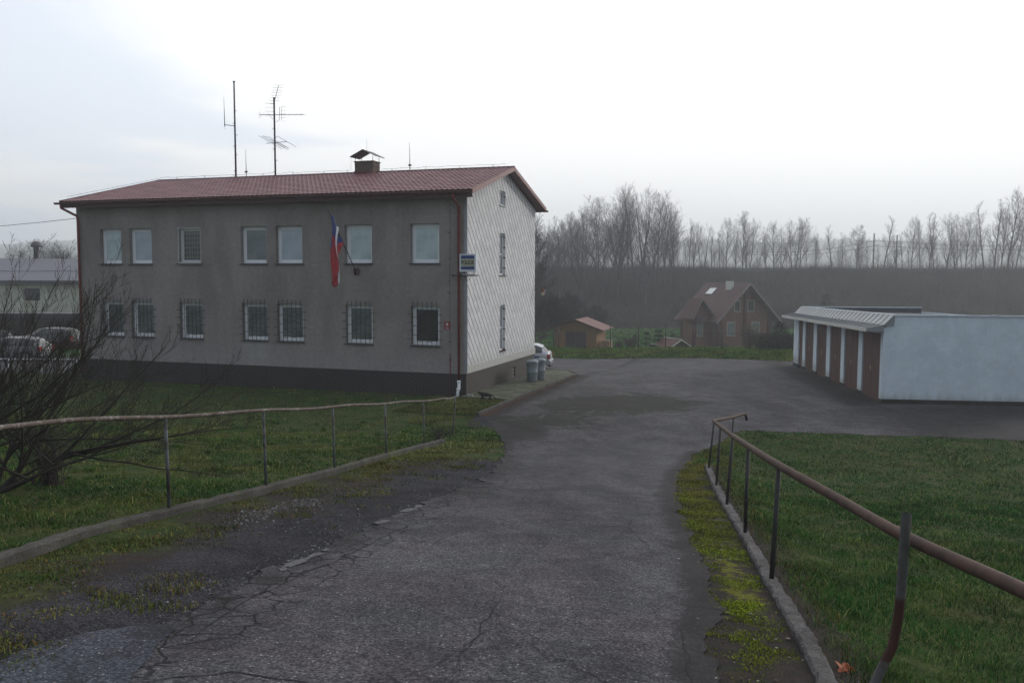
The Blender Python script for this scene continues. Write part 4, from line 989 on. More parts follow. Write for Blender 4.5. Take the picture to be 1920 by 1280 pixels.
textmesh('lettering', 'POLICIE', .185, mat('sign_black', (.012, .012, .012), .6), t, (.175, -.110, .475), (PI/2, 0, 0), .004, .80)
b = MB()
for k, x_ in enumerate((.02, .24, .40)): b.tube([(x_, -.04, .14), (x_-.05, -.06, .09), (x_+.02, -.06, .03), (x_+.05, -.05, -.08+.03*k)], .006, 4)
b.tube([(.3, -.03, -.02), (.22, -.03, -.16), (.10, -.03, -.2)], .007, 4); b.build('cable', M['black'], t)
# small red notice
t = bt_thing('wall_notice', .75, -.012, 2.66, 'small red notice with a white drop on the grey wall beside the dark barred window', 'sign')
b = MB(); b.box(-.125, .125, -.006, .006, -.155, .155); b.build('plate', mat('notice_red', (.27, .018, .028), .5), t)
b = MB(); wn2 = M['dirtywhite']
pts = [(.055*math.sin(a)*(1 if a > 0 else 1), -.009, .045-.05*math.cos(a)) for a in np.linspace(-2.5, 2.5, 14)]+[(0, -.009, .135)]
b.poly(pts); b.build('drop_symbol', wn2, t)
b = MB()
for k, (w0, z_) in enumerate(((.085, -.062), (.06, -.095), (.07, -.12))):
    xx = -w0
    while xx < w0: b.box(xx, min(xx+.018, w0), -.0095, -.0065, z_-.008, z_+.008); xx += .024
b.build('small_print', wn2, t)
# wall lamp at the far corner
t = bt_thing('wall_lamp', -.04, 8.95, 3.95, 'rust red lantern on a curved bracket at the far corner of the slate wall', 'wall lamp')
b = MB(); b.tube([(.0, -.12, .12), (.12, -.10, .16), (.28, -.02, .13), (.38, 0, .04)], .016, 6); b.tube([(0, -.12, -.05), (.14, -.08, -.02), (.24, -.03, .12)], .012, 5); b.build('bracket', M['black'], t)
b = MB(); b.tube([(.38, 0, .06), (.38, 0, -.02), (.38, 0, -.14), (.38, 0, -.16)], [.02, .06, .15, .16], 10); b.build('lamp_shade', M['redmetal'], t)
b = MB(); b.tube([(.38, 0, -.161), (.38, 0, -.30), (.38, 0, -.33)], [.09, .075, .04], 10); b.build('glass', mat('lamp_glass', (.55, .50, .38), .25), t)

# bins
m, g = newmat('bin_steel', .5, .4); o = g.coord(); n = g.noise(g.mapping(o, (3, 3, 1)), 3, 6, .7)
g.b.inputs['Metallic'].default_value = .25; g.put(g.b.inputs['Base Color'], g.mix(g.step(n, .35, .7), (.16, .19, .21), (.24, .28, .30))); M['bin'] = m
def make_bin(loc, label):
    t = thing('rubbish_bin', loc, .4, label, 'bin', 'steel bins beside the slate wall')
    b = MB(); b.tube([(0, 0, 0), (0, 0, .06), (0, 0, .40), (0, 0, .42), (0, 0, .44), (0, 0, .80), (0, 0, .84)], [.215, .225, .238, .248, .238, .248, .265], 20); b.build('body', M['bin'], t)
    b = MB(); b.tube([(0, 0, .841), (0, 0, .875), (0, 0, .93), (0, 0, .945)], [.285, .28, .20, .03], 20); b.tube([(-.10, -.02, .93), (-.06, -.02, .985), (.06, -.02, .985), (.10, -.02, .93)], .012, 5); b.build('lid', M['bin'], t)
    for s in (-1, 1):
        b = MB(); b.tube([(s*.24, -.07, .66), (s*.29, -.07, .62), (s*.29, .07, .62), (s*.24, .07, .66)], .011, 5); b.build('handle', M['steel'], t)
    return t
x_, y_ = .87, 36.75; make_bin((x_, y_, gz(x_, y_)+.09), 'grey steel rubbish bin nearer the camera by the slate wall')
x_, y_ = 1.23, 37.55; make_bin((x_, y_, gz(x_, y_)+.09), 'grey steel rubbish bin half hidden behind the nearer bin')
# cat
def skinned(name, pts, edges, rad, m_, parent, sub=2):
    me = bpy.data.meshes.new(name); me.from_pydata(pts, edges, []); me.materials.append(m_)
    o = bpy.data.objects.new(name, me); COL.objects.link(o); o.parent = parent
    sk = o.modifiers.new('skin', 'SKIN'); me.skin_vertices[0].data[0].use_root = True
    for i, r_ in enumerate(rad): me.skin_vertices[0].data[i].radius = (r_, r_)
    sb = o.modifiers.new('sub', 'SUBSURF'); sb.levels = sub; sb.render_levels = sub
    return o
x_, y_ = -.95, 30.95
cat = thing('cat', (x_, y_, gz(x_, y_)+.005), R(8), 'black cat walking on the grass at the corner of the building', 'cat')
P = [(.14, 0, .20), (.02, 0, .205), (-.10, 0, .21), (-.17, 0, .245), (-.225, 0, .265), (-.262, 0, .25),
     (.15, .04, .15), (.17, .045, .08), (.15, .045, .012), (.15, -.04, .15), (.10, -.045, .085), (.075, -.045, .012),
     (-.11, .035, .15), (-.14, .04, .08), (-.16, .04, .012), (-.11, -.035, .15), (-.095, -.04, .08), (-.09, -.04, .012),
     (.20, 0, .19), (.27, .01, .13), (.33, .02, .075), (.38, .02, .06)]
E_ = [(0, 1), (1, 2), (2, 3), (3, 4), (4, 5), (0, 6), (6, 7), (7, 8), (0, 9), (9, 10), (10, 11), (2, 12), (12, 13), (13, 14), (2, 15), (15, 16), (16, 17), (0, 18), (18, 19), (19, 20), (20, 21)]
rd = [.062, .066, .06, .042, .045, .022, .035, .018, .016, .035, .018, .016, .03, .017, .016, .03, .017, .016, .022, .014, .014, .010]
cat.scale = (1.12, 1.3, 1.2)
CATM = mat('cat_fur', (.012, .011, .011), .9)
skinned('body', P, E_, rd, CATM, cat)
for s in (-1, 1):
    b = MB(); b.add([(-.225, s*.012, .298), (-.205, s*.034, .292), (-.215, s*.026, .335), (-.20, s*.016, .30)], [(0, 1, 2), (1, 3, 2), (3, 0, 2), (0, 1, 3)]); b.build('ear', CATM, cat)
    b = MB(); b.tube([(-.262, s*.014, .270), (-.268, s*.015, .271)], .005, 6); b.build('eye', mat('cat_eye', (.2, .22, .05), .2), cat)
# stone and twig heap by the downpipe
x_, y_ = -1.55, 31.62
b = MB(); b.add([(-.15, -.08, -.02), (.16, -.10, -.02), (.18, .08, -.02), (-.12, .1, -.02), (-.10, -.05, .15), (.06, -.06, .19), (.09, .05, .16), (-.07, .06, .18)], [(0, 1, 5, 4), (1, 2, 6, 5), (2, 3, 7, 6), (3, 0, 4, 7), (4, 5, 6, 7)])
tag(b.build('stone', M['apron'], None, (x_, y_, gz(x_, y_))), 'pale angular stone lying against the brick corner', 'stone')

# ------------------------------------------------------------------ railings
def railing(name, posts, path, h, label, rail_m, post_m, rr, pr, extra=None):
    x0, y0 = posts[0]; t = thing(name, (x0, y0, gz(x0, y0)), 0, label, 'railing')
    org = Vector((x0, y0, gz(x0, y0)))
    b = MB(); pts = [Vector(p)-org for p in path]; b.tube(pts, rr, 12); b.build('rail', rail_m, t)
    for i, (px, py) in enumerate(posts):
        zz = gz(px, py); b = MB(); tp = zrail(path, py) if (extra is None or i not in extra) else extra[i]
        lx = extra_lean.get((name, i), 0)
        px2 = float(np.interp(py, [p[1] for p in path], [p[0] for p in path])) if (extra is None or i not in extra) else px
        b.tube([Vector((px, py, zz+.03))-org, Vector((px2, py, tp-rr*.6))-org], pr, 10); b.build('post', post_m, t)
    return t
extra_lean = {}
def zrail(path, y): return float(np.interp(y, [p[1] for p in path], [p[2] for p in path]))
LPY = [4.6]+[float(y_) for y_ in (lambda yy: [yy[np.argmin(np.abs(960+1605*np.interp(yy, KLY, KLX)/yy*1.004-p_))] for p_ in (305, 491, 622, 721, 793, 848)])(np.arange(7, 24, .02))]
lp = [(-4.34, 7.0), (-3.81, 9.15), (-3.33, 11.5), (-2.95, 13.9), (-2.45, 16.3), (-2.0, 18.9), (-1.53, 21.9)]
lp = [(float(np.interp(y, KLY, KLX)), y) for (_, y) in lp]
pth = [(float(np.interp(y, KLY, KLX))-.02, y, gz(float(np.interp(y, KLY, KLX)), y)+1.17+.012*math.sin(y*1.7)) for y in np.arange(2.2, 22.9, .35)]
xe = float(np.interp(23.1, KLY, KLX)); pth[-1] = (xe-.02, 23.1, gz(xe, 23.1)+1.13); pth.append((xe+.07, 23.4, pth[-1][2]+.0))
railing('left_railing'.replace('left_', ''), [(float(np.interp(y, KLY, KLX)), y) for y in LPY], pth, 1.17, 'worn pipe railing with flaking paint above the left lawn', M['worn'], M['postl'], .024, .021)
ry = [7.72, 10.2, 12.8, 15.3, 18.6]
def cpix(px, py, Yd):
    F, p_, r_, H = 1605., .0768, -.0032, 4.565
    a, b2 = px-960, py-640; c, s = math.cos(r_), math.sin(r_); u, v = c*a+s*b2, -s*a+c*b2
    yv = F*math.cos(p_)-v*math.sin(p_); zv = -F*math.sin(p_)-v*math.cos(p_); return (u/yv*Yd, Yd, H+zv/yv*Yd)
def catmull(P, n=6):
    P = [Vector(p) for p in P]; Q = [P[0]*2-P[1]]+P+[P[-1]*2-P[-2]]; out = []
    for i in range(1, len(Q)-2):
        for k in range(n):
            t = k/n; a, b, c, d = Q[i-1:i+3]; out.append(.5*((2*b)+(-a+c)*t+(2*a-5*b+4*c-d)*t*t+(-a+3*b-3*c+d)*t**3))
    out.append(P[-1]); return out
rkey = [(2190, 1236, 2.7), (1920, 1100, 3.75), (1700, 1001, 5.05), (1576, 932, 6.3), (1462, 869, 7.72), (1404, 833, 10.2), (1375, 814, 12.8), (1352, 797, 15.3), (1339, 787, 18.55)]
rp = [tuple(v) for v in catmull([cpix(*k) for k in rkey])]
xe = float(np.interp(18.6, KRY, KRX)); rp.append((rp[-1][0]+.04, 18.63, rp[-1][2]))
ex = (5.33, 20.3); zx = rp[-1][2]+.0
rp2 = rp+[cpix(1376, 779, 19.9), cpix(1394, 773, 20.5), cpix(1399, 774, 20.6), cpix(1401, 784, 20.62)]
t = thing('railing', (2.44, 7.72, gz(2.44, 7.72)), 0, 'rusty brown pipe railing sweeping down beside the right lawn', 'railing'); org = Vector(t.location)
b = MB(); b.tube([Vector(p)-org for p in rp2], [.037]*(len(rp2)-4)+[.036, .034, .033, .03], 16); b.build('rail', M['rust'], t)
for y in ry:
    x_ = float(np.interp(y, KRY, KRX)); b = MB(); b.tube([Vector((x_+.0, y, gz(x_, y)+.03))-org, Vector((float(np.interp(y, [p[1] for p in rp], [p[0] for p in rp])), y, float(np.interp(y, [p[1] for p in rp], [p[2] for p in rp]))-.02))-org], .024, 10); b.build('post', M['post'], t)
q_ = cpix(1376, 779, 19.9); b = MB(); b.tube([Vector((q_[0]-.04, 19.9, gz(q_[0], 19.9)-.02))-org, Vector((q_[0], 19.9, q_[2]-.01))-org], .023, 10); b.build('post', M['post'], t)
# bent loose post
def cpix(px, py, Yd):
    F, p_, r_, H = 1605., .0768, -.0032, 4.565
    a, b2 = px-960, py-640; c, s = math.cos(r_), math.sin(r_); u, v = c*a+s*b2, -s*a+c*b2
    yv = F*math.cos(p_)-v*math.sin(p_); zv = -F*math.sin(p_)-v*math.cos(p_); return (u/yv*Yd, Yd, H+zv/yv*Yd)
bp = [cpix(1628, 1315, 4.72), cpix(1650, 1262, 4.75), cpix(1678, 1205, 4.78), cpix(1688, 1150, 4.80), cpix(1694, 1090, 4.80), cpix(1697, 1030, 4.80), cpix(1702, 957, 4.80)]
o0 = Vector((bp[0][0]-.03, bp[0][1], gz(bp[0][0], bp[0][1])))
t = thing('bent_post', tuple(o0), 0, 'loose bent pipe post leaning behind the rusty rail in the foreground', 'post')
m, g = newmat('half_rusted_pipe', .7, .3); o = g.coord(); z = g.sep(o)[2]; n = g.noise(o, 6, 7, .75)
zz = g.math('ADD', z, g.math('MULTIPLY', g.math('SUBTRACT', n, .5), .12))
band_ = g.math('MULTIPLY', g.step(zz, .22, .25), g.step(zz, .62, .58))
c = g.mix(band_, g.mix(g.step(n, .4, .65), (.095, .095, .092), (.06, .055, .05)), (.050, .020, .014)); g.put(g.b.inputs['Base Color'], c); g.put(g.b.inputs['Normal'], g.bump(n, .5, .004))
pts = [Vector(bp[0])-o0-Vector((.1, 0, .15))]+[Vector(p)-o0 for p in bp]
b = MB(); b.tube(pts, .0275, 14, cap=False); b.tube(pts, .023, 14, cap=False); b.build('pipe', m, t)

# ------------------------------------------------------------------ garages
GT = .128; gx0, gy0 = 13.33, 30.65
gar = thing('garage_row', (gx0, gy0, 0), 0, 'white flat roofed garage row with brown double doors and a sheet metal canopy', 'garage')
def GX(t_, s_, z_): return (math.sin(GT)*t_+math.cos(GT)*s_, math.cos(GT)*t_-math.sin(GT)*s_, z_-.0165*t_)
m, g = newmat('garage_white', .9, .15); o = g.coord(); n = g.noise(o, .9, 7, .65); n2 = g.noise(o, 70, 3)
zc_ = g.sep(o)[2]
c = g.mix(g.step(n, .3, .75), (.62, .70, .77), (.71, .785, .84)); c = g.mul(c, g.mix(n2, (.86, .86, .86), (1.12, 1.12, 1.12)))
c = g.mix(g.math('MULTIPLY', g.step(g.math('ADD', zc_, g.math('MULTIPLY', n, .5)), .62, .35), .35), c, (.42, .40, .36))
dr_ = g.noise(g.mapping(o, (3, 3, .25)), 1.6, 7, .75)
c = g.mix(g.math('MULTIPLY', g.step(dr_, .56, .72), g.math('MULTIPLY', g.step(zc_, .8, 3.2), .30)), c, (.34, .36, .37))
c = g.mix(g.math('MULTIPLY', g.step(g.math('ADD', zc_, g.math('MULTIPLY', dr_, .9)), .95, .45), .45), c, (.25, .24, .22))
c = g.mul(c, g.mix(g.step(g.noise(o, 2.5, 8, .8), .4, .65), (.93, .93, .93), (1.04, 1.04, 1.04)))
g.put(g.b.inputs['Base Color'], c); g.put(g.b.inputs['Normal'], g.bump(n2, .35)); M['gwhite'] = m
TL = 16.1; SW = 6.5; ZG = 3.18
b = MB()
fr = lambda u, w, z: GX(w, u, z)
b.add([GX(0, 0, .17), GX(0, SW, .17), GX(0, SW, ZG-.02), GX(0, .36, ZG-.02), GX(0, .36, 2.95), GX(0, .0, 2.72)], [(0, 1, 2, 3, 4, 5)])
b.add([GX(TL, 0, .1), GX(TL, SW, .1), GX(TL, SW, ZG-.02), GX(TL, .36, ZG-.02), GX(TL, 0, 2.72)], [(0, 1, 2, 3, 4)])
b.quad(GX(0, SW, -.5), GX(TL, SW, -.5), GX(TL, SW, ZG-.2), GX(0, SW, ZG-.2))
dts = [(.32, 2.66), (3.23, 5.38), (5.94, 7.9), (8.58, 10.57), (11.27, 13.15), (13.8, 14.83)]
hl = [(a, c, -.3, 2.52) for a, c in dts]
holes_wall(b, 0, TL, -.3, 2.72, hl, lambda u, w, z: GX(u, w, z), .14)
b.build('wall', M['gwhite'], gar)
b = MB(); b.quad(GX(-.0, .36, 2.98), GX(TL, .36, 2.98), GX(TL, SW, 2.90), GX(0, SW, 2.90)); b.quad(GX(.15, .36, 3.17), GX(.15, SW, 3.17), GX(.15, SW, 2.9), GX(.15, .36, 2.9)); b.quad(GX(TL-.15, .36, 3.17), GX(TL-.15, SW, 3.17), GX(TL-.15, SW, 2.9), GX(TL-.15, .36, 2.9))
b.build('roof', mat('roof_felt', (.07, .075, .085), .9, var=.2), gar)
b = MB(); f_ = lambda x, y, z: GX(x, y, z)
b.box(-.035, .18, .34, SW+.03, ZG-.018, ZG+.035, 0, f_); b.box(TL-.18, TL+.035, .34, SW+.03, ZG-.018, ZG+.035, 0, f_); b.box(.181, TL-.181, .33, .5, ZG-.018, ZG+.035, 0, f_)
for s_ in (2.0, 3.7, 5.3): b.box(-.045, .19, s_, s_+.12, ZG+.036, ZG+.05, 0, f_)
M['sheet'] = mat('zinc_sheet', (.26, .275, .29), .45, metal=.4, var=.12, vscale=2)
b.build('coping', mat('coping_metal', (.55, .60, .68), .35, metal=.3, var=.1), gar)
b = MB()   # sloping seamed fascia above the canopy
b.add([GX(-.05, -.02, 2.82), GX(TL+.05, -.02, 2.82), GX(TL+.05, .335, ZG+.01), GX(-.05, .335, ZG+.01), GX(-.05, .335, 2.80), GX(TL+.05, .335, 2.80)], [(0, 1, 2, 3), (0, 3, 4), (1, 2, 5)])
for k in range(28):
    t_ = -.05+(TL+.1)*k/27; b.add([GX(t_-.012, -.03, 2.83), GX(t_+.012, -.03, 2.83), GX(t_+.012, .325, ZG+.03), GX(t_-.012, .325, ZG+.03), GX(t_-.012, -.0, 2.80), GX(t_+.012, 0, 2.80), GX(t_+.012, .33, ZG-.0), GX(t_-.012, .33, ZG)], [(0, 1, 2, 3), (0, 1, 5, 4), (0, 3, 7, 4), (1, 2, 6, 5)])
b.build('fascia', M['sheet'], gar)
b = MB()
b.add([GX(-.1, -.62, 2.70), GX(TL+.1, -.62, 2.70), GX(TL+.1, -.02, 2.825), GX(-.1, -.02, 2.825), GX(-.1, -.62, 2.60), GX(TL+.1, -.62, 2.60), GX(TL+.1, -.02, 2.60), GX(-.1, -.02, 2.60)], [(0, 1, 2, 3), (4, 5, 6, 7), (0, 3, 7, 4), (1, 2, 6, 5)])
for k in range(27):
    t_ = -.09+(TL+.18)*k/26; b.add([GX(t_-.014, -.63, 2.735), GX(t_+.014, -.63, 2.735), GX(t_+.014, -.02, 2.865), GX(t_-.014, -.02, 2.865), GX(t_-.014, -.63, 2.69), GX(t_+.014, -.63, 2.69), GX(t_+.014, -.02, 2.82), GX(t_-.014, -.02, 2.82)], [(0, 1, 2, 3), (0, 1, 5, 4), (0, 3, 7, 4), (1, 2, 6, 5)])
b.build('canopy', M['sheet'], gar)
b = MB(); b.box(-.1, TL+.1, -.64, -.622, 2.60, 2.735, 0, f_); b.build('canopy_edge', M['dirtywhite'], gar)
m, g = newmat('garage_door_brown', .6, .25); o = g.coord(); n = g.noise(g.mapping(o, (2, 2, .6)), 2.2, 7, .7)
c = g.mix(g.step(n, .3, .72), (.092, .046, .040), (.13, .068, .058)); g.put(g.b.inputs['Base Color'], c); M['gdoor'] = m
for k, (a, c) in enumerate(dts):
    b = MB(); mid = (a+c)/2; bz = .02 if k < 5 else .12
    leaves = [(a+.02, mid-.008), (mid+.008, c-.02)] if k < 5 else [(a+.02, c-.02)]
    for (p0, p1) in leaves:
        b.box(p0, p1, .06, .10, bz, 2.505, 0, f_)
        n_ = max(4, int((p1-p0)/.12))
        for q in range(n_):
            u0 = p0+(p1-p0)*q/n_; b.box(u0+.008, p0+(p1-p0)*(q+1)/n_-.008, .048, .0595, bz+.02, 2.49, 0, f_)
        for hz_ in (.45, 1.25, 2.1): b.box(p0+.0, p0+.12 if p0 == leaves[0][0] else p0+.02, .040, .0475, hz_, hz_+.06, 0, f_)
    d_ = b.build('garage_door' if k < 5 else 'side_door', M['gdoor'], gar)
    b = MB(); hx = mid+.10 if k < 5 else c-.12
    b.box(hx-.05, hx+.03, .036, .0475, 1.05, 1.28, 0, f_); b.tube([f_(hx+.03, .03, 1.17), f_(hx+.13, .03, 1.17)], .012, 5); b.build('handle', mat('worn_brass', (.34, .23, .14), .5), d_)
PLM = mat('dark_plinth', (.035, .03, .03), .9, var=.3)
b = MB(); b.add([GX(.02, .02, -.4), GX(.02, SW, -.4), GX(.02, SW, .172), GX(.02, .02, .172)], [(0, 1, 2, 3)]); b.build('plinth', PLM, gar)
for (p0, p1) in [(0, dts[0][0])]+[(dts[i][1], dts[i+1][0]) for i in range(5)]+[(dts[5][1], TL)]: b = MB(); b.box(p0, p1, -.006, .13, -.4, .16, 0, f_); b.build('plinth', PLM, gar)

# ------------------------------------------------------------------ cars
TY = mat('tyre', (.015, .015, .016), .8); RM = mat('rim', (.25, .25, .26), .35, metal=.7); CG = mat('car_glass', (.02, .023, .026), .06, spec=.6); TLm = mat('tail_light', (.35, .02, .025), .2); BLK = mat('trim_black', (.02, .02, .02), .5)
def make_car(name, loc, rz, paint, label, wagon=True, police=False):
    t = thing(name, loc, rz, label, 'car')
    # stations from rear (x=0) to front: x, zbelt, zroof, w, wroof
    S = [(0.0, .80, .86, .74, .62), (.06, .92, .97, .80, .66), (.12, .955, 1.02, .83, .66), (.42, .965, 1.30, .86, .60), (.75, .965, 1.415, .875, .60), (1.0, .96, 1.43, .88, .61), (1.55, .95, 1.455, .885, .62), (1.62, .95, 1.456, .885, .62), (2.35, .93, 1.45, .885, .62), (2.42, .93, 1.445, .885, .62), (2.75, .92, 1.38, .885, .61), (3.25, .90, 1.06, .88, .66), (3.4, .89, .96, .875, .74), (4.1, .80, .85, .85, .72), (4.45, .66, .72, .78, .66), (4.57, .5, .56, .66, .56)]
    def ring(s):
        x, zb_, zr_, w, wr = s; zl = .22 if .3 < x < 4.3 else .28
        half = [(w*.72, zl), (w*.97, zl+.04), (w*1.0, .45), (w*.995, zb_-.14), (w*.965, zb_), (wr+.02, max(zb_+.02, zr_-.05)), (wr*.8, zr_), (0, zr_+.015)]
        full = half+[(-a, z_) for a, z_ in half[:-1][::-1]]
        return [(x, a, z_) for a, z_ in full]
    b = MB(); nn = 15; vs = [p for s in S for p in ring(s)]; fs = []; ms = []
    glz = {(4, 5): [(3, 4), (4, 5), (5, 6), (7, 8), (9, 10), (10, 11)]}
    for i in range(len(S)-1):
        for k in range(nn-1):
            mi_ = 0
            side_glass = k in (4, 9)
            if side_glass and i in (3, 4, 5, 7, 9, 10): mi_ = 1
            if k in (5, 6, 7, 8) and i == 2: mi_ = 1
            if k in (5, 6, 7, 8) and i in (10,): mi_ = 1
            if k in (6, 7) and i == 10: mi_ = 1
            b.add([vs[i*nn+k], vs[i*nn+k+1], vs[(i+1)*nn+k+1], vs[(i+1)*nn+k]], [(0, 1, 2, 3)], mi_, True)
    b.poly([vs[k] for k in range(nn)], 0); b.poly([vs[(len(S)-1)*nn+k] for k in range(nn)], 0)
    bo = b.build('body', [paint, CG], t)
    bm = bmesh.new(); bm.from_mesh(bo.data); bmesh.ops.remove_doubles(bm, verts=bm.verts, dist=.001); bmesh.ops.recalc_face_normals(bm, faces=bm.faces); bm.to_mesh(bo.data); bm.free()
    for x in (.85, 3.62):
        for s in (-1, 1):
            b = MB(); b.tube([(x, s*.70, .31), (x, s*.895, .31)], .315, 22); w_ = b.build('wheel', TY, t)
            b = MB(); b.tube([(x, s*.896, .31), (x, s*.902, .31)], .20, 16); b.build('rim', RM, w_)
            b = MB(); pts = [(x+.36*math.cos(a), s*.893, .31+.36*math.sin(a)) for a in np.linspace(-.2, PI+.2, 14)]; b.tube(pts, .02, 5); b.build('wheel_arch', BLK, t)
    for s in (-1, 1):
        b = MB(); b.box(-.012, .14, s*.60 if s > 0 else -.845, .845 if s > 0 else -.60, .66, .90); b.build('tail_light', TLm, t)
        b = MB(); b.box(4.30, 4.47, s*.50 if s > 0 else -.76, .76 if s > 0 else -.50, .58, .70); b.build('headlight', RM, t)
    b = MB(); b.box(-.07, .16, -.80, .80, .30, .56); bb = b.build('bumper', paint, t); md = bb.modifiers.new('b', 'BEVEL'); md.width = .05; md.segments = 3
    b = MB(); b.box(-.06, .10, -.72, .72, .22, .298); b.build('lower_bumper', BLK, t)
    b = MB(); b.box(-.03, .02, -.26, .26, .66, .78); b.build('number_plate', mat('plate_white', (.55, .55, .55), .5), t)
    if police:
        BL_ = mat('police_blue', (.02, .06, .28), .35)
        for s in (-1, 1):
            b = MB(); b.box(.55, 3.1, s*.886-.004, s*.886+.004, .62, .80); b.build('side_stripe', BL_, t)
            textmesh('side_lettering', 'POLICIE', .14, mat('letter_white', (.7, .7, .7), .5), t, (1.25, s*.893, .705), (PI/2, 0, 0 if s < 0 else PI), .002)
        b = MB(); b.box(1.7, 1.95, -.5, .5, 1.475, 1.56); b.build('light_bar', BL_, t)
    return t
SIL = mat('car_silver', (.46, .47, .50), .28, metal=.5, spec=.5)
cx_, cy_ = 2.18, 47.6
# rear faces right: car +x axis (front) points left
make_car('police_car', (cx_, cy_, gz(cx_, cy_)+OFF-.02), R(180-8), SIL, 'silver estate police car, its tail showing past the far corner of the station', True, True)
def carat(px, Yd, dz=0):
    x = (px-960)/1605*Yd; return (x, Yd, gz(x, Yd)+dz)
make_car('parked_car', carat(145, 62), R(172), mat('car_palegrey', (.09, .095, .10), .3, metal=.3), 'pale grey car parked in front of the cream building')
make_car('parked_car', carat(85, 53), R(180), mat('car_white', (.16, .16, .17), .3), 'white car parked nearest the lawn behind the bare shrub')
make_car('parked_car', carat(30, 66), R(176), mat('car_dark', (.03, .03, .035), .3), 'dark car parked at the far left behind the bare shrub')

# ------------------------------------------------------------------ cream building on the left
cb = thing('cream_building', (-44.5, 80, -1.9), R(4), 'long cream building with a grey pitched roof beyond the lawn at the far left', 'building')
CM = mat('cream_wall', (.52, .51, .43), .9, var=.12, vscale=.8); GR = mat('grey_roof', (.17, .165, .19), .7, var=.12, vscale=2, stretch=(1, 6, 1))
cw = [(x, x+1.4, z, z+h) for x, z, h in ((15.2-3.6, 4.0, 1.15), (18.8-.9-3.6, 4.0, .95), (15.1-3.6, 1.5, 1.3), (18.4-3.6, 1.5, .9), (4.5, 4, 1.15), (4.5, 1.4, 1.2), (-1, 4, 1.15), (-1, 1.4, 1.2), (20, 4, 1.1), (20, 1.4, 1.1))]
b = MB(); holes_wall(b, -16, 26, -1, 6.0, cw, lambda u, w, z: (u, w, z), .15); b.quad((26, 0, -1), (26, 9, -1), (26, 9, 6), (26, 0, 6)); b.quad((-16, 9, -1), (26, 9, -1), (26, 9, 6), (-16, 9, 6)); b.poly([(26, 0, 6), (26, 4.5, 8.3), (26, 9, 6)]); b.build('wall', CM, cb)
b = MB()
for k in (0, 1):
    y0, y1 = (-.6, 4.5) if k == 0 else (4.5, 9.6); z0, z1 = (5.75, 7.85) if k == 0 else (7.85, 5.75)
    b.prism([(-16.5, y0, z0), (26.5, y0, z0), (26.5, y1, z1), (-16.5, y1, z1)], (0, 0, .12))
rf = b.build('roof', GR, cb)
b = MB(); b.box(-16.5, 26.5, -.66, -.60, 5.55, 5.86); b.build('fascia', M['sill'], cb)
b = MB()
for k in range(6): b.tube([(-14+k*7, 1.5, 6.75), (-7+k*7, 1.45, 6.72)], .03, 4)
b.build('snow_guard', M['sill'], rf)
for (u0, u1, z0, z1) in cw:
    b = MB(); w = u1-u0; h = z1-z0; b.box(0, w, 0, .05, 0, .06); b.box(0, w, 0, .05, h-.06, h); b.box(0, .06, 0, .05, .06, h-.06); b.box(w-.06, w, 0, .05, .06, h-.06); b.box(w/2-.03, w/2+.03, 0, .05, .06, h-.06)
    wn_ = b.build('window', mat('dark_frame', (.07, .04, .045), .6) if 'dark_frame' not in bpy.data.materials else bpy.data.materials['dark_frame'], cb, (u0, .08, z0)); p = MB(); p.box(.06, w-.06, .02, .03, .06, h-.06); p.build('pane', M['glass_dark'], wn_)
b = MB(); b.tube([(-2.1, 5, 7.4), (-2.1, 5, 9.1)], .25, 10); b.tube([(-2.1, 5, 9.1), (-2.1, 5, 9.5), (-2.1, 5, 9.7)], [.5, .42, .12], 12); b.build('roof_vent', M['sill'], rf)
# carport
cp = thing('carport', (-40.2+1.5, 70, gz(-38.7, 70)), R(2), 'open carport with a flat dark roof at the far left', 'carport')
b = MB(); b.box(-5, 5.0, -2.5, 2.5, 2.45, 2.95); b.build('roof', BLK, cp)
for x_ in (-4.7, 0, 4.7):
    for y_ in (-2.3, 2.3): b = MB(); b.box(x_-.07, x_+.07, y_-.07, y_+.07, -.3, 2.45); b.build('post', M['darkred'], cp)
b = MB(); b.box(-4.8, 4.8, 2.31, 2.36, .1, 2.4); b.build('back_panel', mat('brown_boards', (.09, .045, .035), .8, var=.3, vscale=6), cp)
# white barrier pipe and low wall
br = thing('barrier', (-28, 43.2, gz(-28, 43.2)), R(-1), 'low white pipe barrier along the car park behind the shrub', 'barrier')
b = MB(); b.tube([(-8, 0, .55), (9.5, 0, .55)], .035, 8); b.build('rail', M['white'], br)
for x_ in (-8, -4.5, -1, 2.5, 6, 9.5): b = MB(); b.tube([(x_, 0, -.15), (x_, 0, .53)], .03, 8); b.build('post', M['white'], br)
x_ = -22.5; b = MB(); b.box(-17, 7, 0, .25, -.4, .55); tag(b.build('low_wall', M['darkred'], None, (x_-3, 58.6, gz(x_, 58.6)), R(2)), 'low dark red wall behind the parked cars', 'wall')

# ------------------------------------------------------------------ garden beyond the yard
GW = mat('log_wall', (.14, .070, .052), .8, var=.2, vscale=1.2, stretch=(1, 1, 7)); GD = mat('dark_log', (.075, .026, .026), .8, var=.2); HR = mat('house_roof', (.090, .050, .050), .8, var=.15, vscale=2)
SHW = mat('shed_wall', (.22, .12, .055), .85, var=.18, vscale=2.5, stretch=(5, 5, .6)); SRF = mat('shed_roof', (.17, .085, .078), .75, var=.1)
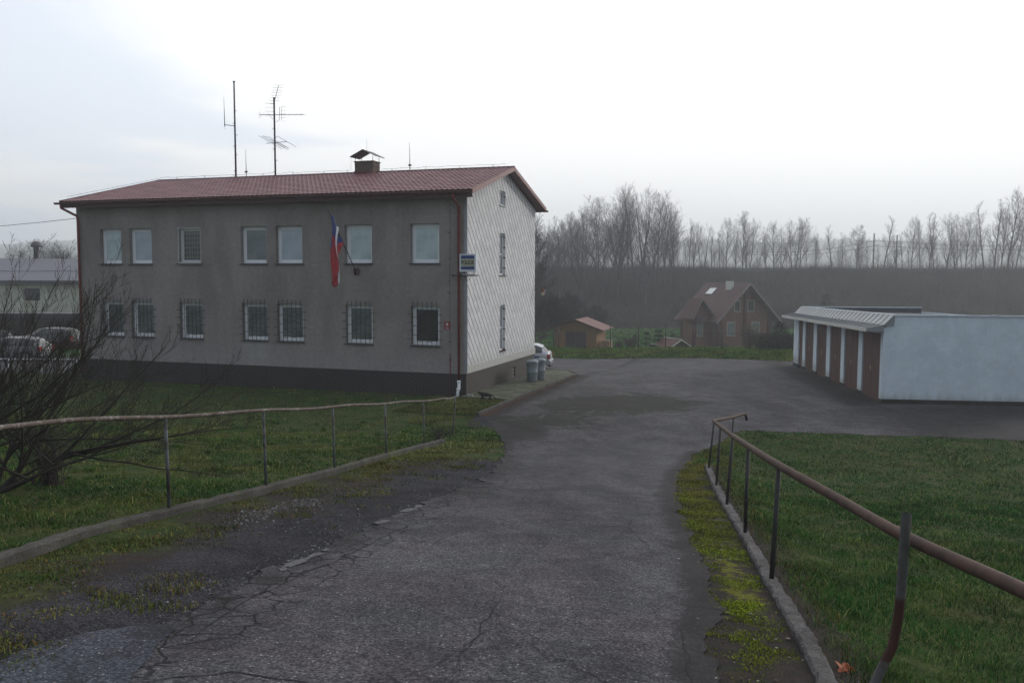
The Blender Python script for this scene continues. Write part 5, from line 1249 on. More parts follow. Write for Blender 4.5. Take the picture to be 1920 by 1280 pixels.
# shed
sh = thing('garden_shed', (5.08, 68, gz(5.08, 68)), R(-16.7), 'orange brown timber shed with a red roof and a dark double door', 'shed')
b = MB(); hw = 1.66; hh = 1.75
b.poly([(-hw, 0, -.3), (hw, 0, -.3), (hw, 0, hh), (0, 0, 2.35), (-hw, 0, hh)]); b.poly([(-hw, 4, -.3), (hw, 4, -.3), (hw, 4, hh), (0, 4, 2.35), (-hw, 4, hh)]); b.quad((hw, 0, -.3), (hw, 4, -.3), (hw, 4, hh), (hw, 0, hh)); b.quad((-hw, 0, -.3), (-hw, 4, -.3), (-hw, 4, hh), (-hw, 0, hh)); b.build('wall', SHW, sh)
b = MB()
for s in (-1, 1): b.prism([(0, -.35, 2.40), (s*2.25, -.35, 1.58), (s*2.25, 4.3, 1.58), (0, 4.3, 2.40)], (0, 0, .07))
b.build('roof', SRF, sh)
b = MB()
for s in (-1, 1): b.prism([(0, -.37, 2.36), (s*2.25, -.37, 1.54), (s*2.25, -.37, 1.66), (0, -.37, 2.48)], (0, -.03, 0))
b.build('verge_board', GD, sh)
b = MB(); b.box(-.82, -.01, -.04, -.005, .02, 1.5); b.box(.01, .82, -.04, -.005, .02, 1.5); d_ = b.build('door', mat('shed_door', (.055, .04, .042), .7, var=.1, stretch=(8, 1, 1), vscale=2), sh)
b = MB(); b.box(-2.0, 2.3, -2.6, -.0, -.1, .03); b.build('apron', M['apron'], sh)
b = MB(); b.box(hw+.3, hw+.9, .8, 2.2, .0, .75); b.build('log_stack', mat('cut_logs', (.25, .16, .10), .9, var=.4, vscale=9), sh)
# log house
hs = thing('log_house', (23.1, 85, gz(23.1, 85)-.1), 0, 'red brown log house with a steep dark red roof and two gables', 'house')
HA = math.atan2(.45, .9)   # facing direction
hs.rotation_euler = (0, 0, R(26.5))
# local x along the gable, y = back
zb0 = 0; HP = 6.4; HEv = 3.35; w2 = 3.2
b = MB()
winH = [(-1.35, -.65, 3.7, 4.75), (.35, 1.15, 3.7, 4.75), (-2.2, -1.25, 1.35, 2.65), (.9, 1.9, 1.3, 2.6)]
holes_wall(b, -w2, w2, -.5, HEv, [h for h in winH if h[3] < HEv], lambda u, w, z: (u, w, z), .12)
holes_wall(b, -1.6, 1.6, HEv, 4.8, [h for h in winH if h[3] > HEv], lambda u, w, z: (u, w, z), .12)
sl = (HP-.15-HEv)/w2
b.poly([(-w2, 0, HEv), (-1.6, 0, HEv), (-1.6, 0, HEv+sl*1.6)]); b.poly([(w2, 0, HEv), (1.6, 0, HEv), (1.6, 0, HEv+sl*1.6)]); b.poly([(-1.6, 0, 4.8), (1.6, 0, 4.8), (1.6, 0, HEv+sl*1.6), (0, 0, HP-.15), (-1.6, 0, HEv+sl*1.6)])
b.quad((-w2, 0, -.5), (-w2, 5.6, -.5), (-w2, 5.6, HEv), (-w2, 0, HEv)); b.quad((w2, 0, -.5), (w2, 5.6, -.5), (w2, 5.6, HEv), (w2, 0, HEv)); b.poly([(-w2, 5.6, -.5), (w2, 5.6, -.5), (w2, 5.6, HEv), (0, 5.6, HP-.15), (-w2, 5.6, HEv)])
b.build('wall', GW, hs)
b = MB()
for k in range(18):
    z_ = .15+k*.19
    if z_ < HEv: 
        b.tube([(-w2, -.0, z_), (-2.25, -.0, z_)], .06, 5, cap=False)
b.build('log_ends', GW, hs)
b = MB()
for s in (-1, 1): b.prism([(0, -.75, HP), (s*(w2+.95), -.75, HP-sl*(w2+.95)-.02), (s*(w2+.95), 6.0, HP-sl*(w2+.95)-.02), (0, 6.0, HP)], (0, 0, .12))
hr = b.build('roof', HR, hs)
b = MB()
for s in (-1, 1): b.prism([(0, -.77, HP-.10), (s*(w2+.95), -.77, HP-sl*(w2+.95)-.14), (s*(w2+.95), -.77, HP-sl*(w2+.95)+.10), (0, -.77, HP+.14)], (0, -.04, 0))
b.build('verge_board', mat('grey_board', (.2, .17, .17), .7), hr)
b = MB()
for (x0, x1) in ((-w2-.22, -w2+.28), (-.17, .17), (w2-.22, w2+.2)): b.box(x0, x1, -.14, -.005, -.5, HEv-.02 if abs(x0) > 1 else HP-.5)
b.build('corner_post', GD, hs)
b = MB(); b.box(-w2-.05, w2+.05, -.10, .0, -.6, .25); b.build('footing', M['apron'], hs)
for (u0, u1, z0, z1) in winH:
    w = u1-u0; h = z1-z0; b = MB(); t_ = .09
    b.box(-.08, w+.08, 0, .05, -.08, .06); b.box(-.08, w+.08, 0, .05, h-.06, h+.08); b.box(-.08, .06, 0, .05, .06, h-.06); b.box(w-.06, w+.08, 0, .05, .06, h-.06)
    wn_ = b.build('window', mat('pale_frame', (.24, .20, .18), .6) if 'pale_frame' not in bpy.data.materials else bpy.data.materials['pale_frame'], hs, (u0, -.05, z0)); p = MB(); p.box(.06, w-.06, .06, .07, .06, h-.06); p.build('pane', M['glass_dark'] if z0 > 1.33 and u0 > -2 else M['glass_curt'], wn_)
# skylights and flue
nrm = Vector((-sl, 0, 1)).normalized()
for (yy_, s0, s1) in ((3.4, .7, 1.35),):
    b = MB(); z0_ = HP-sl*s0+.13; z1_ = HP-sl*s1+.13; b.prism([(-s0, yy_, z0_), (-s1, yy_, z1_), (-s1, yy_+1.0, z1_), (-s0, yy_+1.0, z0_)], (-.05, 0, .07)); b.build('skylight', mat('sky_glass', (.45, .48, .5), .15, spec=.8, metal=.4), hr)
b = MB(); b.box(-.85, -.4, 1.2, 1.9, HP-.6, HP+.28); b.build('chimney', M['dirtywhite'], hr)
# left wing with its own gable and veranda
b = MB(); wx0, wx1 = -5.75, -3.25; wm = -4.95; wy = .9; wz = 3.0; wp = 4.9
holes_wall(b, wx0, wx1, -.5, wz, [(wx0+.55, wx0+1.25, 1.3, 2.65)], lambda u, w, z: (u, wy+w, z), .1); b.poly([(wx0, wy, wz), (wx1, wy, wz), (wm, wy, wp-.1)]); b.quad((wx0, wy, -.5), (wx0, 2.4, -.5), (wx0, 2.4, wz), (wx0, wy, wz)); b.build('wing_wall', GW, hs)
b = MB()
for (xe_, ze) in ((wx0-.35, wz-.05), (wx1+.05, wz+.05)):
     b.prism([(wm, wy-.5, wp), (xe_, wy-.5, ze), (xe_, 2.6, ze), (wm, 2.6, wp)], (0, 0, .10))
b.build('wing_roof', HR, hs)
b = MB()
for xe_, ze in ((wx0-.35, wz-.05), (wx1+.05, wz+.05)):
     b.prism([(wm, wy-.52, wp-.03), (xe_, wy-.52, ze-.03), (xe_, wy-.52, ze+.10), (wm, wy-.52, wp+.10)], (0, -.03, 0))
b.build('wing_verge', bpy.data.materials['grey_board'], hs)
b = MB(); b.box(wx0-.02, wx0+.4, wy-.08, wy-.005, -.5, wz); b.build('wing_post', GD, hs)
b = MB(); w, h = .70, 1.35; b.box(-.05, w+.05, 0, .05, -.06, .05); b.box(-.05, w+.05, 0, .05, h-.05, h+.06); b.box(-.05, .05, 0, .05, .05, h-.05); b.box(w-.05, w+.05, 0, .05, .05, h-.05); b.box(w/2-.04, w/2+.04, 0, .05, .05, h-.05)
wn_ = b.build('window', bpy.data.materials['pale_frame'], hs, (wx0+.55, wy-.05, 1.3)); p = MB(); p.box(.05, w-.05, .06, .07, .05, h-.05); p.build('pane', M['glass_curt'], wn_)
b = MB(); pts = [(wx0+.9+.62*math.cos(a), wy-.01, 2.75+.62*math.sin(a)) for a in np.linspace(0, PI, 12)]; pts2 = [(p_[0], wy-.5*math.sin(a)-.01, 2.75) for p_, a in zip(pts, np.linspace(0, PI, 12))]
for k in range(11): b.quad(pts[k], pts[k+1], pts2[k+1], pts2[k])
b.build('awning', mat('awning_plum', (.05, .03, .05), .8), hs)
b = MB(); b.box(-4.1, -3.95, 4.7, 4.85, -.5, 3.0); b.build('veranda_post', GD, hs)
b = MB(); b.box(-4.1, -3.3, 4.5, 5.5, .0, .95); b.build('veranda_railing', GD, hs)
# low hutch with a red roof
kn = thing('dog_kennel', (12.15, 62, gz(12.15, 62)-.03), R(24), 'low wooden kennel with a red pitched roof in front of the log house', 'kennel')
b = MB(); b.poly([(-.75, 0, 0), (.75, 0, 0), (.75, 0, .5), (0, 0, .93), (-.75, 0, .5)]); b.poly([(-.75, 1.7, 0), (.75, 1.7, 0), (.75, 1.7, .5), (0, 1.7, .93), (-.75, 1.7, .5)]); b.quad((-.75, 0, 0), (-.75, 1.7, 0), (-.75, 1.7, .5), (-.75, 0, .5)); b.quad((.75, 0, 0), (.75, 1.7, 0), (.75, 1.7, .5), (.75, 0, .5)); b.build('wall', mat('kennel_wood', (.09, .065, .04), .9, var=.2), kn)
b = MB()
for s in (-1, 1): b.prism([(0, -.25, .98), (s*.95, -.25, .43), (s*.95, 1.95, .43), (0, 1.95, .98)], (0, 0, .05))
b.build('roof', mat('kennel_roof', (.10, .036, .034), .7), kn)
b = MB()
for s in (-1, 1): b.prism([(0, -.27, .96), (s*.95, -.27, .41), (s*.95, -.27, .5), (0, -.27, 1.05)], (0, -.03, 0))
b.tube([(0, -.25, 1.05), (0, 1.95, 1.05)], .03, 5); b.build('trim', M['dirtywhite'], kn)
# black tub, bird table
x_, y_ = 9.75, 59; b = MB(); b.tube([(0, 0, 0), (0, 0, .15), (0, 0, .42), (0, 0, .46)], [.2, .25, .31, .27], 14); tag(b.build('tub', BLK, None, (x_, y_, gz(x_, y_))), 'black round tub on the grass behind the wire fence', 'tub')
bt_ = thing('bird_table', (1.72, 62, gz(1.72, 62)), 0, 'wooden bird table on splayed legs seen past the slate wall', 'bird table')
b = MB(); b.prism([(-.35, -.3, 1.42), (0, -.3, 1.68), (0, -.3, 1.74), (-.4, -.3, 1.46)], (0, .6, 0)); b.prism([(.35, -.3, 1.42), (0, -.3, 1.68), (0, -.3, 1.74), (.4, -.3, 1.46)], (0, .6, 0)); b.build('roof', GD, bt_)
b = MB(); b.box(-.28, .28, -.25, .25, 1.1, 1.15); b.build('tray', GD, bt_)
for s in (-1, 1):
    for q in (-1, 1): b = MB(); b.tube([(s*.22, q*.2, 1.5), (s*.34, q*.3, -.1)], .03, 5); b.build('leg', GD, bt_)

# wire fence: posts, top wire and mesh wires
fc = thing('wire_fence', (5, 58.5, gz(5, 58.5)), 0, 'dark wire mesh fence on thin posts between the yard and the gardens', 'fence'); fo_ = Vector(fc.location)
def fpt(px): 
    k = (px-960)/1605; 
    y_ = 58.0
    for _ in range(8): y_ = float(yedge(k*y_))+3.0
    return k*y_, y_
pxs = [948, 998, 1048, 1098, 1146, 1198, 1249, 1301, 1355, 1408, 1460, 1512]
fp = [fpt(p) for p in pxs]
for i, (x_, y_) in enumerate(fp):
    z_ = gz(x_, y_); b = MB(); h_ = (1.75, 1.2, 1.7, .95, 1.8, 1.75, 1.65, 1.6, 1.6, 1.5, 1.5, 1.5)[i]
    b.tube([Vector((x_, y_, z_-.2))-fo_, Vector((x_+(-.06 if i == 4 else 0), y_, z_+h_))-fo_], .032, 6); b.build('post', M['black'], fc)
b = MB()
for k in range(9):
    h_ = .08+k*.125; b.tube([Vector((x_, y_, gz(x_, y_)+h_))-fo_ for x_, y_ in fp], .005 if k < 8 else .009, 4, cap=False)
for i in range(len(fp)-1):
    for q in range(13):
        t_ = q/13; x_ = fp[i][0]*(1-t_)+fp[i+1][0]*t_; y_ = fp[i][1]*(1-t_)+fp[i+1][1]*t_; z_ = gz(x_, y_)
        b.tube([Vector((x_, y_, z_+.05))-fo_, Vector((x_, y_, z_+1.08))-fo_], .004, 3, cap=False)
b.build('wire_mesh', M['black'], fc)

# grass of the strip beyond the yard
n_ = 42000; x = rng.uniform(-6, 24, n_); y = yedge(x)+rng.uniform(-.1, 4.5, n_)+.12*fbm(x, x, 1.3)
P = np.stack([x, y], -1); mf = np.clip(.35+.6*fbm(x, y*2, .5, 3), 0, 1)
blades('strip_grass', P, .05, .16, .0006, [(.052, .115, .026), (.13, .135, .042), (.17, .15, .07)], mf, 'brighter grass strip between the yard and the wire fence', 'grass')
n_ = 60000; x = rng.uniform(-14, 40, n_); y = rng.uniform(62, 119, n_); P = np.stack([x, y], -1)
blades('meadow_grass', P, .08, .24, .0010, [(.040, .115, .028), (.07, .12, .035), (.10, .11, .05)], np.clip(.3+.5*fbm(x, y, .2, 3), 0, 1), 'green meadow behind the shed and the log house', 'grass')
# ------------------------------------------------------------------ trees
BK = mat('bark_grey', (.036, .033, .035), .95, var=.2, vscale=2); BK2 = mat('bark_dark', (.034, .030, .027), .95); BKp = mat('bark_pinkish', (.06, .046, .048), .95, var=.2, vscale=1.5)
def grow(seed, H, spread=.28, levels=4, first=.25, dens=1.0, r0=None, up=.35, twig=.012, multi=1, fine=1.0):
    """returns trunk MB and crown MB"""
    r_ = random.Random(seed); tr, cr = MB(), MB()
    r0 = r0 or H*.0135
    def branch(p, d, L, rad, lev, mb):
        n = max(2, min(9 if lev == 0 else 6, int(L/.45)+2)); pts = [p.copy()]; rads = [rad]; dd = d.copy(); wd = (.03, .06, .08, .10, .11)[lev]
        for i in range(n):
            dd = (dd+Vector((r_.gauss(0, wd), r_.gauss(0, wd), r_.gauss(0, wd*.5)+up*(0 if lev == 0 else .16)))).normalized()
            pts.append(pts[-1]+dd*(L/n)); rads.append(max(twig*.5, rad*(1-.80*(i+1)/n)))
        sides = 6 if lev == 0 else (4 if lev == 1 else 3)
        mb.tube(pts, rads, sides, cap=False, smooth=lev < 2)
        if lev >= levels: return
        nb = int(({0: 17, 1: 9, 2: 6, 3: 4}[lev])*dens+r_.random())
        for k in range(nb):
            f0 = first if lev == 0 else .15
            t = f0+(1-f0)*((k+r_.random()*.9)/nb)
            t = min(.985, t); fi = t*n; i0 = min(n-1, int(fi)); q = fi-i0; pp = pts[i0].lerp(pts[i0+1], q); rr = rads[i0]*(1-q)+rads[i0+1]*q
            dd0 = (pts[i0+1]-pts[i0]).normalized()
            az = k*2.4+r_.uniform(-.6, .6); ang = r_.uniform(.40, .75) if lev else r_.uniform(.5, .8)*(1.15-.5*t)
            o1 = dd0.orthogonal().normalized(); o2 = dd0.cross(o1); nd = (dd0*math.cos(ang)+(o1*math.cos(az)+o2*math.sin(az))*math.sin(ang)).normalized()
            ll = (H*spread*(1.2-.9*t)*r_.uniform(.8, 1.1) if lev == 0 else L*r_.uniform(.36, .60)*(1.15-.45*t))
            branch(pp, nd, ll, max(twig, rr*(.5 if lev == 0 else .6)), lev+1, cr)
    for m_ in range(multi):
        d = Vector((r_.gauss(0, .04+.13*(multi > 1)), r_.gauss(0, .04+.13*(multi > 1)), 1)).normalized()
        branch(Vector((r_.gauss(0, .15)*(multi > 1), r_.gauss(0, .15)*(multi > 1), -.4)), d, H*(.97 if m_ == 0 else r_.uniform(.75, .95)), r0*(1 if multi == 1 else .8), 0, tr)
    return tr, cr
def tree_proto(name, seed, H, m_, label, **kw):
    tr, cr = grow(seed, H, **kw); t = thing(name, (0, 0, 0), 0, label, 'tree', 'bare trees along the bank')
    tr.build('trunk', m_, t); cr.build('crown', m_, t); return t
protos = [tree_proto('bare_tree', 100+i, 13, (BK, BK, BKp, BK, BKp, BK, BK)[i], '', spread=(.56, .48, .32, .56, .33, .40, .50)[i], multi=(1, 1, 1, 2, 1, 2, 3)[i], dens=(1.0, .95, .85, .72, .75, .62, .5)[i], first=(.25, .28, .25, .22, .35, .25, .2)[i], levels=4, up=(.5, .55, .7, .5, .7, .6, .55)[i], twig=.0085) for i in range(7)]
TREES = [(1008, 470, 132, 5), (1024, 448, 138, 1), (1040, 436, 142, 0), (1058, 424, 140, 3), (1072, 418, 145, 0), (1086, 405, 138, 1), (1100, 406, 146, 3), (1112, 396, 140, 5), (1124, 388, 145, 0), (1141, 384, 148, 3), (1158, 366, 142, 1), (1176, 376, 146, 6), (1196, 362, 142, 3), (1212, 366, 138, 6), (1232, 382, 148, 0), (1246, 396, 146, 1),
    (1264, 418, 152, 1), (1292, 414, 152, 2), (1301, 424, 150, 1), (1318, 420, 154, 5), (1334, 432, 150, 4), (1350, 440, 153, 2), (1363, 414, 152, 1), (1379, 436, 156, 2), (1393, 409, 150, 0), (1403, 414, 152, 3), (1436, 434, 156, 2), (1453, 420, 152, 1), (1462, 424, 154, 5), (1488, 412, 150, 3), (1500, 420, 153, 0), (1528, 440, 152, 2),
    (1561, 422, 156, 4), (1580, 436, 156, 2), (1606, 430, 152, 0), (1616, 446, 154, 5), (1658, 406, 154, 4), (1675, 470, 152, 6), (1694, 434, 158, 4), (1712, 410, 152, 1), (1727, 414, 154, 2), (1744, 402, 152, 2), (1754, 398, 156, 4), (1772, 404, 152, 5), (1792, 440, 156, 6), (1799, 402, 154, 3), (1812, 408, 152, 0), (1832, 420, 158, 4), (1850, 378, 150, 4), (1868, 376, 154, 2), (1880, 386, 152, 2), (1895, 362, 150, 1), (1907, 392, 154, 4), (1924, 378, 150, 5), (1944, 390, 152, 1), (1965, 400, 152, 0),
    (940, 470, 140, 1), (960, 465, 142, 3), (985, 468, 140, 0)]
def side_of(px, nb):
    return ''
first_done = set()
names_sp = {0: 'rounded', 1: 'tall oval', 2: 'slim', 3: 'wide forked', 4: 'sparse thin', 5: 'narrow forked', 6: 'many stemmed'}
grouped = {}
r9 = random.Random(4)
for k_, px_ in enumerate(range(1268, 1935, 19)): TREES.append((px_+r9.randint(-5, 5)+.5, r9.randint(438, 474), r9.randint(150, 165), r9.choice((4, 5, 2, 6, 1))))
for px_ in (1015.5, 1049.5, 1092.5, 1131.5, 1168.5, 1222.5, 1256.5): TREES.append((px_, r9.randint(400, 440), r9.randint(136, 150), r9.choice((1, 2, 4))))
TREES.sort()
zones = [(0, 1000, 'behind the station'), (1000, 1070, 'just past the station corner'), (1070, 1150, 'above the shed'), (1150, 1260, 'in the tallest clump on the bank'), (1260, 1330, 'left of the log house roof'), (1330, 1420, 'above the log house roof'), (1420, 1475, 'right of the log house roof'), (1475, 1545, 'above the far garage end'), (1545, 1630, 'left of the utility poles'), (1630, 1700, 'beside the utility poles'), (1700, 1830, 'on the skyline over the garage'), (1830, 2100, 'at the right end of the skyline')]
for px, ty, Yd, k in TREES:
    zi = next(i for i, z_ in enumerate(zones) if z_[0] <= px < z_[1]); grouped.setdefault((zi, k), []).append((px, ty, Yd))
ordw = ['leftmost', 'second from the left', 'third from the left', 'fourth from the left', 'fifth from the left']
hts = {}
zonelists = {}
for px, ty, Yd, k in TREES:
    zi = next(i for i, z_ in enumerate(zones) if z_[0] <= px < z_[1]); zonelists.setdefault(zi, []).append(px)
ordn = [w_+' from left' for w_ in ('first', 'second', 'third', 'fourth', 'fifth', 'sixth', 'seventh', 'eighth', 'ninth', 'tenth', 'eleventh', 'twelfth', 'thirteenth', 'fourteenth', 'fifteenth', 'sixteenth')]
used = set()
for px, ty, Yd, k in TREES:
    zi = next(i for i, z_ in enumerate(zones) if z_[0] <= px < z_[1])
    o = protos[k] if k not in used else copy_tree(protos[k]); used.add(k)
    Y_ = Yd-4+random.uniform(-1, 1) if px > 1255 else Yd-8+random.uniform(-9, 3)
    x_, _, ztop = cpix(px, ty, Y_); z_ = gz(x_, Y_)
    s = (ztop-z_)/12.9; o.location = (x_, Y_, z_); wf = random.uniform(.85, 1.1)*(1.15 if k in (0, 3, 6) and px < 1260 else 1); o.scale = (s*wf, s*wf, s); o.rotation_euler = (0, 0, random.uniform(0, 6.28))
    o['label'] = '%s bare tree, %s %s' % (names_sp[k], ordn[zonelists[zi].index(px)], zones[zi][2])
    o['category'] = 'tree'; o['group'] = 'bare trees along the bank'
# nearer bare tree just past the station corner, and the dark tree left of the shed
def lone_tree(name, px, ty, Yd, m_, label, **kw):
    x_, _, zt = cpix(px, ty, Yd); z_ = gz(x_, Yd); tr, cr = grow(kw.pop('seed'), zt-z_, **kw); t = thing(name, (x_, Yd, z_), 0, label, 'tree'); tr.build('trunk', m_, t); cr.build('crown', m_, t); return t
lone_tree('bare_tree', 1000, 440, 74, BK2, 'nearer bare tree whose branches reach past the far corner of the station', seed=5, spread=.33, levels=4, dens=1.0, first=.2, twig=.014)
lone_tree('garden_tree', 1040, 560, 77, BK2, 'dark dense low tree with drooping twigs left of the shed', seed=9, spread=.62, levels=4, dens=1.25, first=.35, twig=.016, up=-.1, multi=2)
lone_tree('garden_tree', 1075, 556, 84, BK2, 'dark twiggy tree directly behind the shed', seed=19, spread=.6, levels=4, dens=1.15, first=.3, twig=.016, up=.1)
lone_tree('garden_tree', 1120, 575, 88, BK2, 'low twiggy tree right of the shed roof at the foot of the bank', seed=29, spread=.6, levels=4, dens=1.0, first=.2, twig=.016, up=.1)
lone_tree('garden_tree', 1005, 590, 72, BK2, 'low spreading dark tree glimpsed right beside the slate wall', seed=39, spread=.62, levels=4, dens=1.0, first=.2, twig=.016, up=.1)
for k, (px, ty, Yd, lb) in enumerate([(40, 478, 96, 'bare tree behind the cream roof, nearest the left edge'), (75, 470, 98, 'bare tree with a rounded crown behind the middle of the cream roof'), (108, 480, 96, 'bare tree behind the cream roof between two taller crowns'), (140, 478, 97, 'bare tree behind the cream roof beside the red downpipe'), (170, 476, 98, 'bare tree mostly hidden behind the station left corner')]):
    t = copy_tree(protos[(0, 3, 0, 3, 6)[k]]); x_, _, zt = cpix(px, ty, Yd); z_ = gz(x_, Yd); s = (zt-z_)/12.9; t.location = (x_, Yd, z_); t.scale = (s*1.15, s*1.15, s); t.rotation_euler = (0, 0, k*1.3); t['label'] = lb; t['group'] = 'bare trees behind the cream building'
# far ring of woodland on the hills
def brushmass(name, n, xr, yr, hf, wf, cols_, label, cat, per=5, lean=.35, ok=None, dense=None):
    x = rng.uniform(*xr, n); y = rng.uniform(*yr, n)
    if ok is not None: q = ok(x, y); x, y = x[q], y[q]; n = len(x)
    z = G0(x, y); h = hf(x, y)*rng.uniform(.6, 1.15, n); C = np.array(cols_); pick = np.clip((fbm(x, y, .12, 3)*.8+.5)+rng.normal(0, .12, n), 0, .999); ci = C[(pick*len(C)).astype(int)]*rng.uniform(.6, 1.4, (n, 1))
    Vs = []; Ts = []; Cs = []
    for k in range(per):
        a = rng.uniform(0, 2*PI, n); L = h*rng.uniform(.5, 1.0, n); ln = rng.uniform(.05, lean, n)*L; w = wf*rng.uniform(.6, 1.4, n); sa = rng.uniform(0, 2*PI, n)
        b0 = np.stack([x+rng.normal(0, .25, n), y+rng.normal(0, .25, n), z-.1+ (rng.random(n)*.45*h if k > per//2 else 0)], -1); sv = np.stack([np.cos(sa)*w, np.sin(sa)*w, 0*w], -1)
        tp = b0+np.stack([np.cos(a)*ln, np.sin(a)*ln, L*(.6 if k > per//2 else 1)], -1)
        i0 = sum(len(v) for v in Vs); Vs.append(np.stack([b0-sv, b0+sv, tp], 1).reshape(-1, 3)); Ts.append(np.arange(n*3).reshape(-1, 3)+i0); Cs.append(np.repeat(ci, 3, 0))
    o = np_mesh(name, np.concatenate(Vs), np.concatenate(Ts), M['brush'], np.concatenate(Cs)); tag(o, label, cat, kind='stuff'); return o
BC = [(.024, .023, .022), (.052, .036, .036), (.042, .050, .026), (.070, .052, .046), (.020, .021, .024)]
brushmass('bank_thicket', 30000, (-55, 115), (117, 160), lambda x, y: np.clip(2.4+1.7*fbm(x, y, .22, 7)+1.2*fbm(x, y, .7, 2), .6, 6)*np.interp(y, [117, 149, 153, 160], [1, 1, .55, .35]), .02, BC, 'dense brown leafless thicket covering the bank below the trees', 'thicket', per=14, lean=1.3)
brushmass('hill_wood', 24000, (-500, 860), (600, 1400), lambda x, y: 9+3*fbm(x, y, .03, 7), .5, [(.03, .035, .03), (.035, .033, .03), (.03, .04, .035)], 'misty far woodland on the hills beyond the field', 'woodland', per=6, ok=lambda x, y: fbm(x, y, .009, 5)+.2*fbm(x, y, .05, 2) > .0)
brushmass('skyline_scrub', 2600, (-50, 115), (148, 172), lambda x, y: np.clip(2.2+2.4*fbm(x, y, .3, 17), .3, 5), .03, BC, 'thin scrub growing between the trunks on top of the bank', 'scrub', per=14, lean=1.0)
# utility poles and wires
wire_pts = []
for k, (px, ty, by, lb) in enumerate([(1638, 433, 512, 'wooden utility pole standing left of the other one on the skyline'), (1681, 436, 508, 'wooden utility pole standing right of the other one on the skyline')]):
    Yd = 168; x_, _, zt = cpix(px, ty, Yd); z_ = gz(x_, Yd); t = thing('utility_pole', (x_, Yd, z_), 0, lb, 'utility pole', 'utility poles on the skyline')
    b = MB(); b.tube([(0, 0, -.3), (0, 0, zt-z_)], [.17, .13], 8); b.build('pole', BK, t)
    for j, dz in enumerate((1.6, 2.3, 3.2)):
        b = MB(); b.tube([(0, 0, zt-z_-dz), (.75*(1 if j % 2 else -1), 0, zt-z_-dz+.05)], .05, 5); b.build('insulator', BK2, t)
    wire_pts.append((x_, Yd, zt))
(xa, ya, za), (xb, yb, zb_) = wire_pts
for k, (dz, lb) in enumerate([(1.5, 'upper overhead wire crossing the skyline above the garages'), (2.5, 'lower overhead wire crossing the skyline above the garages')]):
    b = MB(); dz2 = dz+.3*k
    L0 = cpix(1400, (470, 474)[k], 168); pL = [Vector(L0).lerp(Vector((xa, ya, za-dz)), q/10)-Vector((0, 0, .8*math.sin(PI*q/10))) for q in range(11)]
    pM = [Vector((xb, yb, zb_-dz+.2))]
    R0 = cpix(1990, (452, 458)[k], 168); pR = [Vector((xb, yb, zb_-dz+.2)).lerp(Vector(R0), q/10)-Vector((0, 0, .5*math.sin(PI*q/10))) for q in range(11)]
    b.tube(pL+pR, .035, 4, cap=False); tag(b.build('overhead_wire', BK2), lb, 'wire')
b = MB(); q0 = Vector((*BW(18.36, .1), 7.02)); q1 = Vector((-52, 62, 10.6)); b.tube([q0.lerp(q1, k/12)-Vector((0, 0, 1.4*math.sin(PI*k/12))) for k in range(13)], .012, 4, cap=False); tag(b.build('service_cable', BK2), 'thin service cable running from the left corner of the station', 'cable')

# conifers and garden shrubs
def conifer(name, px, ty, Yd, wr, label, layers=7, col=(.018, .035, .022), gap=False):
    x_, _, zt = cpix(px, ty, Yd); z_ = gz(x_, Yd); H = max(.5, zt-z_); t = thing(name, (x_, Yd, z_), 0, label, 'shrub')
    b = MB(); b.tube([(0, 0, -.1), (0, 0, H*.9)], [.05*H/2+.02, .01], 6); b.build('trunk', BK2, t)
    r_ = random.Random(int(px)); V_ = []; T_ = []; C_ = []
    for k in range(900):
        q = r_.random(); lay_ = int(q*layers)/layers if gap else q
        z0 = H*(.12+.86*(lay_+(r_.random()*.45/layers if gap else 0))); rr = wr*(1-lay_)**.7*(.35+.65*r_.random()**.5)
        a = r_.uniform(0, 2*PI); p = Vector((rr*math.cos(a), rr*math.sin(a), z0-rr*.15)); d = Vector((math.cos(a), math.sin(a), r_.uniform(-.4, .5)))*wr*.28
        s = Vector((-math.sin(a), math.cos(a), r_.uniform(-.3, .3)))*wr*.05; i0 = len(V_); V_ += [p-s, p+s, p+d]; T_.append((i0, i0+1, i0+2)); c_ = r_.uniform(.6, 1.5); C_ += [[v*c_ for v in col]]*3
    np_mesh('foliage', np.array([tuple(v) for v in V_]), np.array(T_), M['brush'], np.array(C_), parent=t); return t
conifer('conifer', 1212, 614, 63, .42, 'small cloud pruned conifer left of the layered one on the meadow', 4, gap=True)
conifer('conifer', 1235, 611, 64, .62, 'cloud pruned conifer with stacked pads beside the kennel', 5, gap=True)
conifer('conifer', 1261, 618, 66, .35, 'smallest cloud pruned conifer, right behind the kennel ridge', 3, gap=True)
conifer('conifer', 1190, 625, 60.5, .40, 'thin greenish young conifer leaning over the wire fence', 5, (.035, .045, .028))
conifer('conifer', 1462, 600, 62, 1.2, 'dark bushy conifer beside the far end of the garages', 7)
conifer('conifer', 1550, 548, 112, 2.0, 'dark conifer on the bank above the garage canopy', 7, (.02, .028, .022))
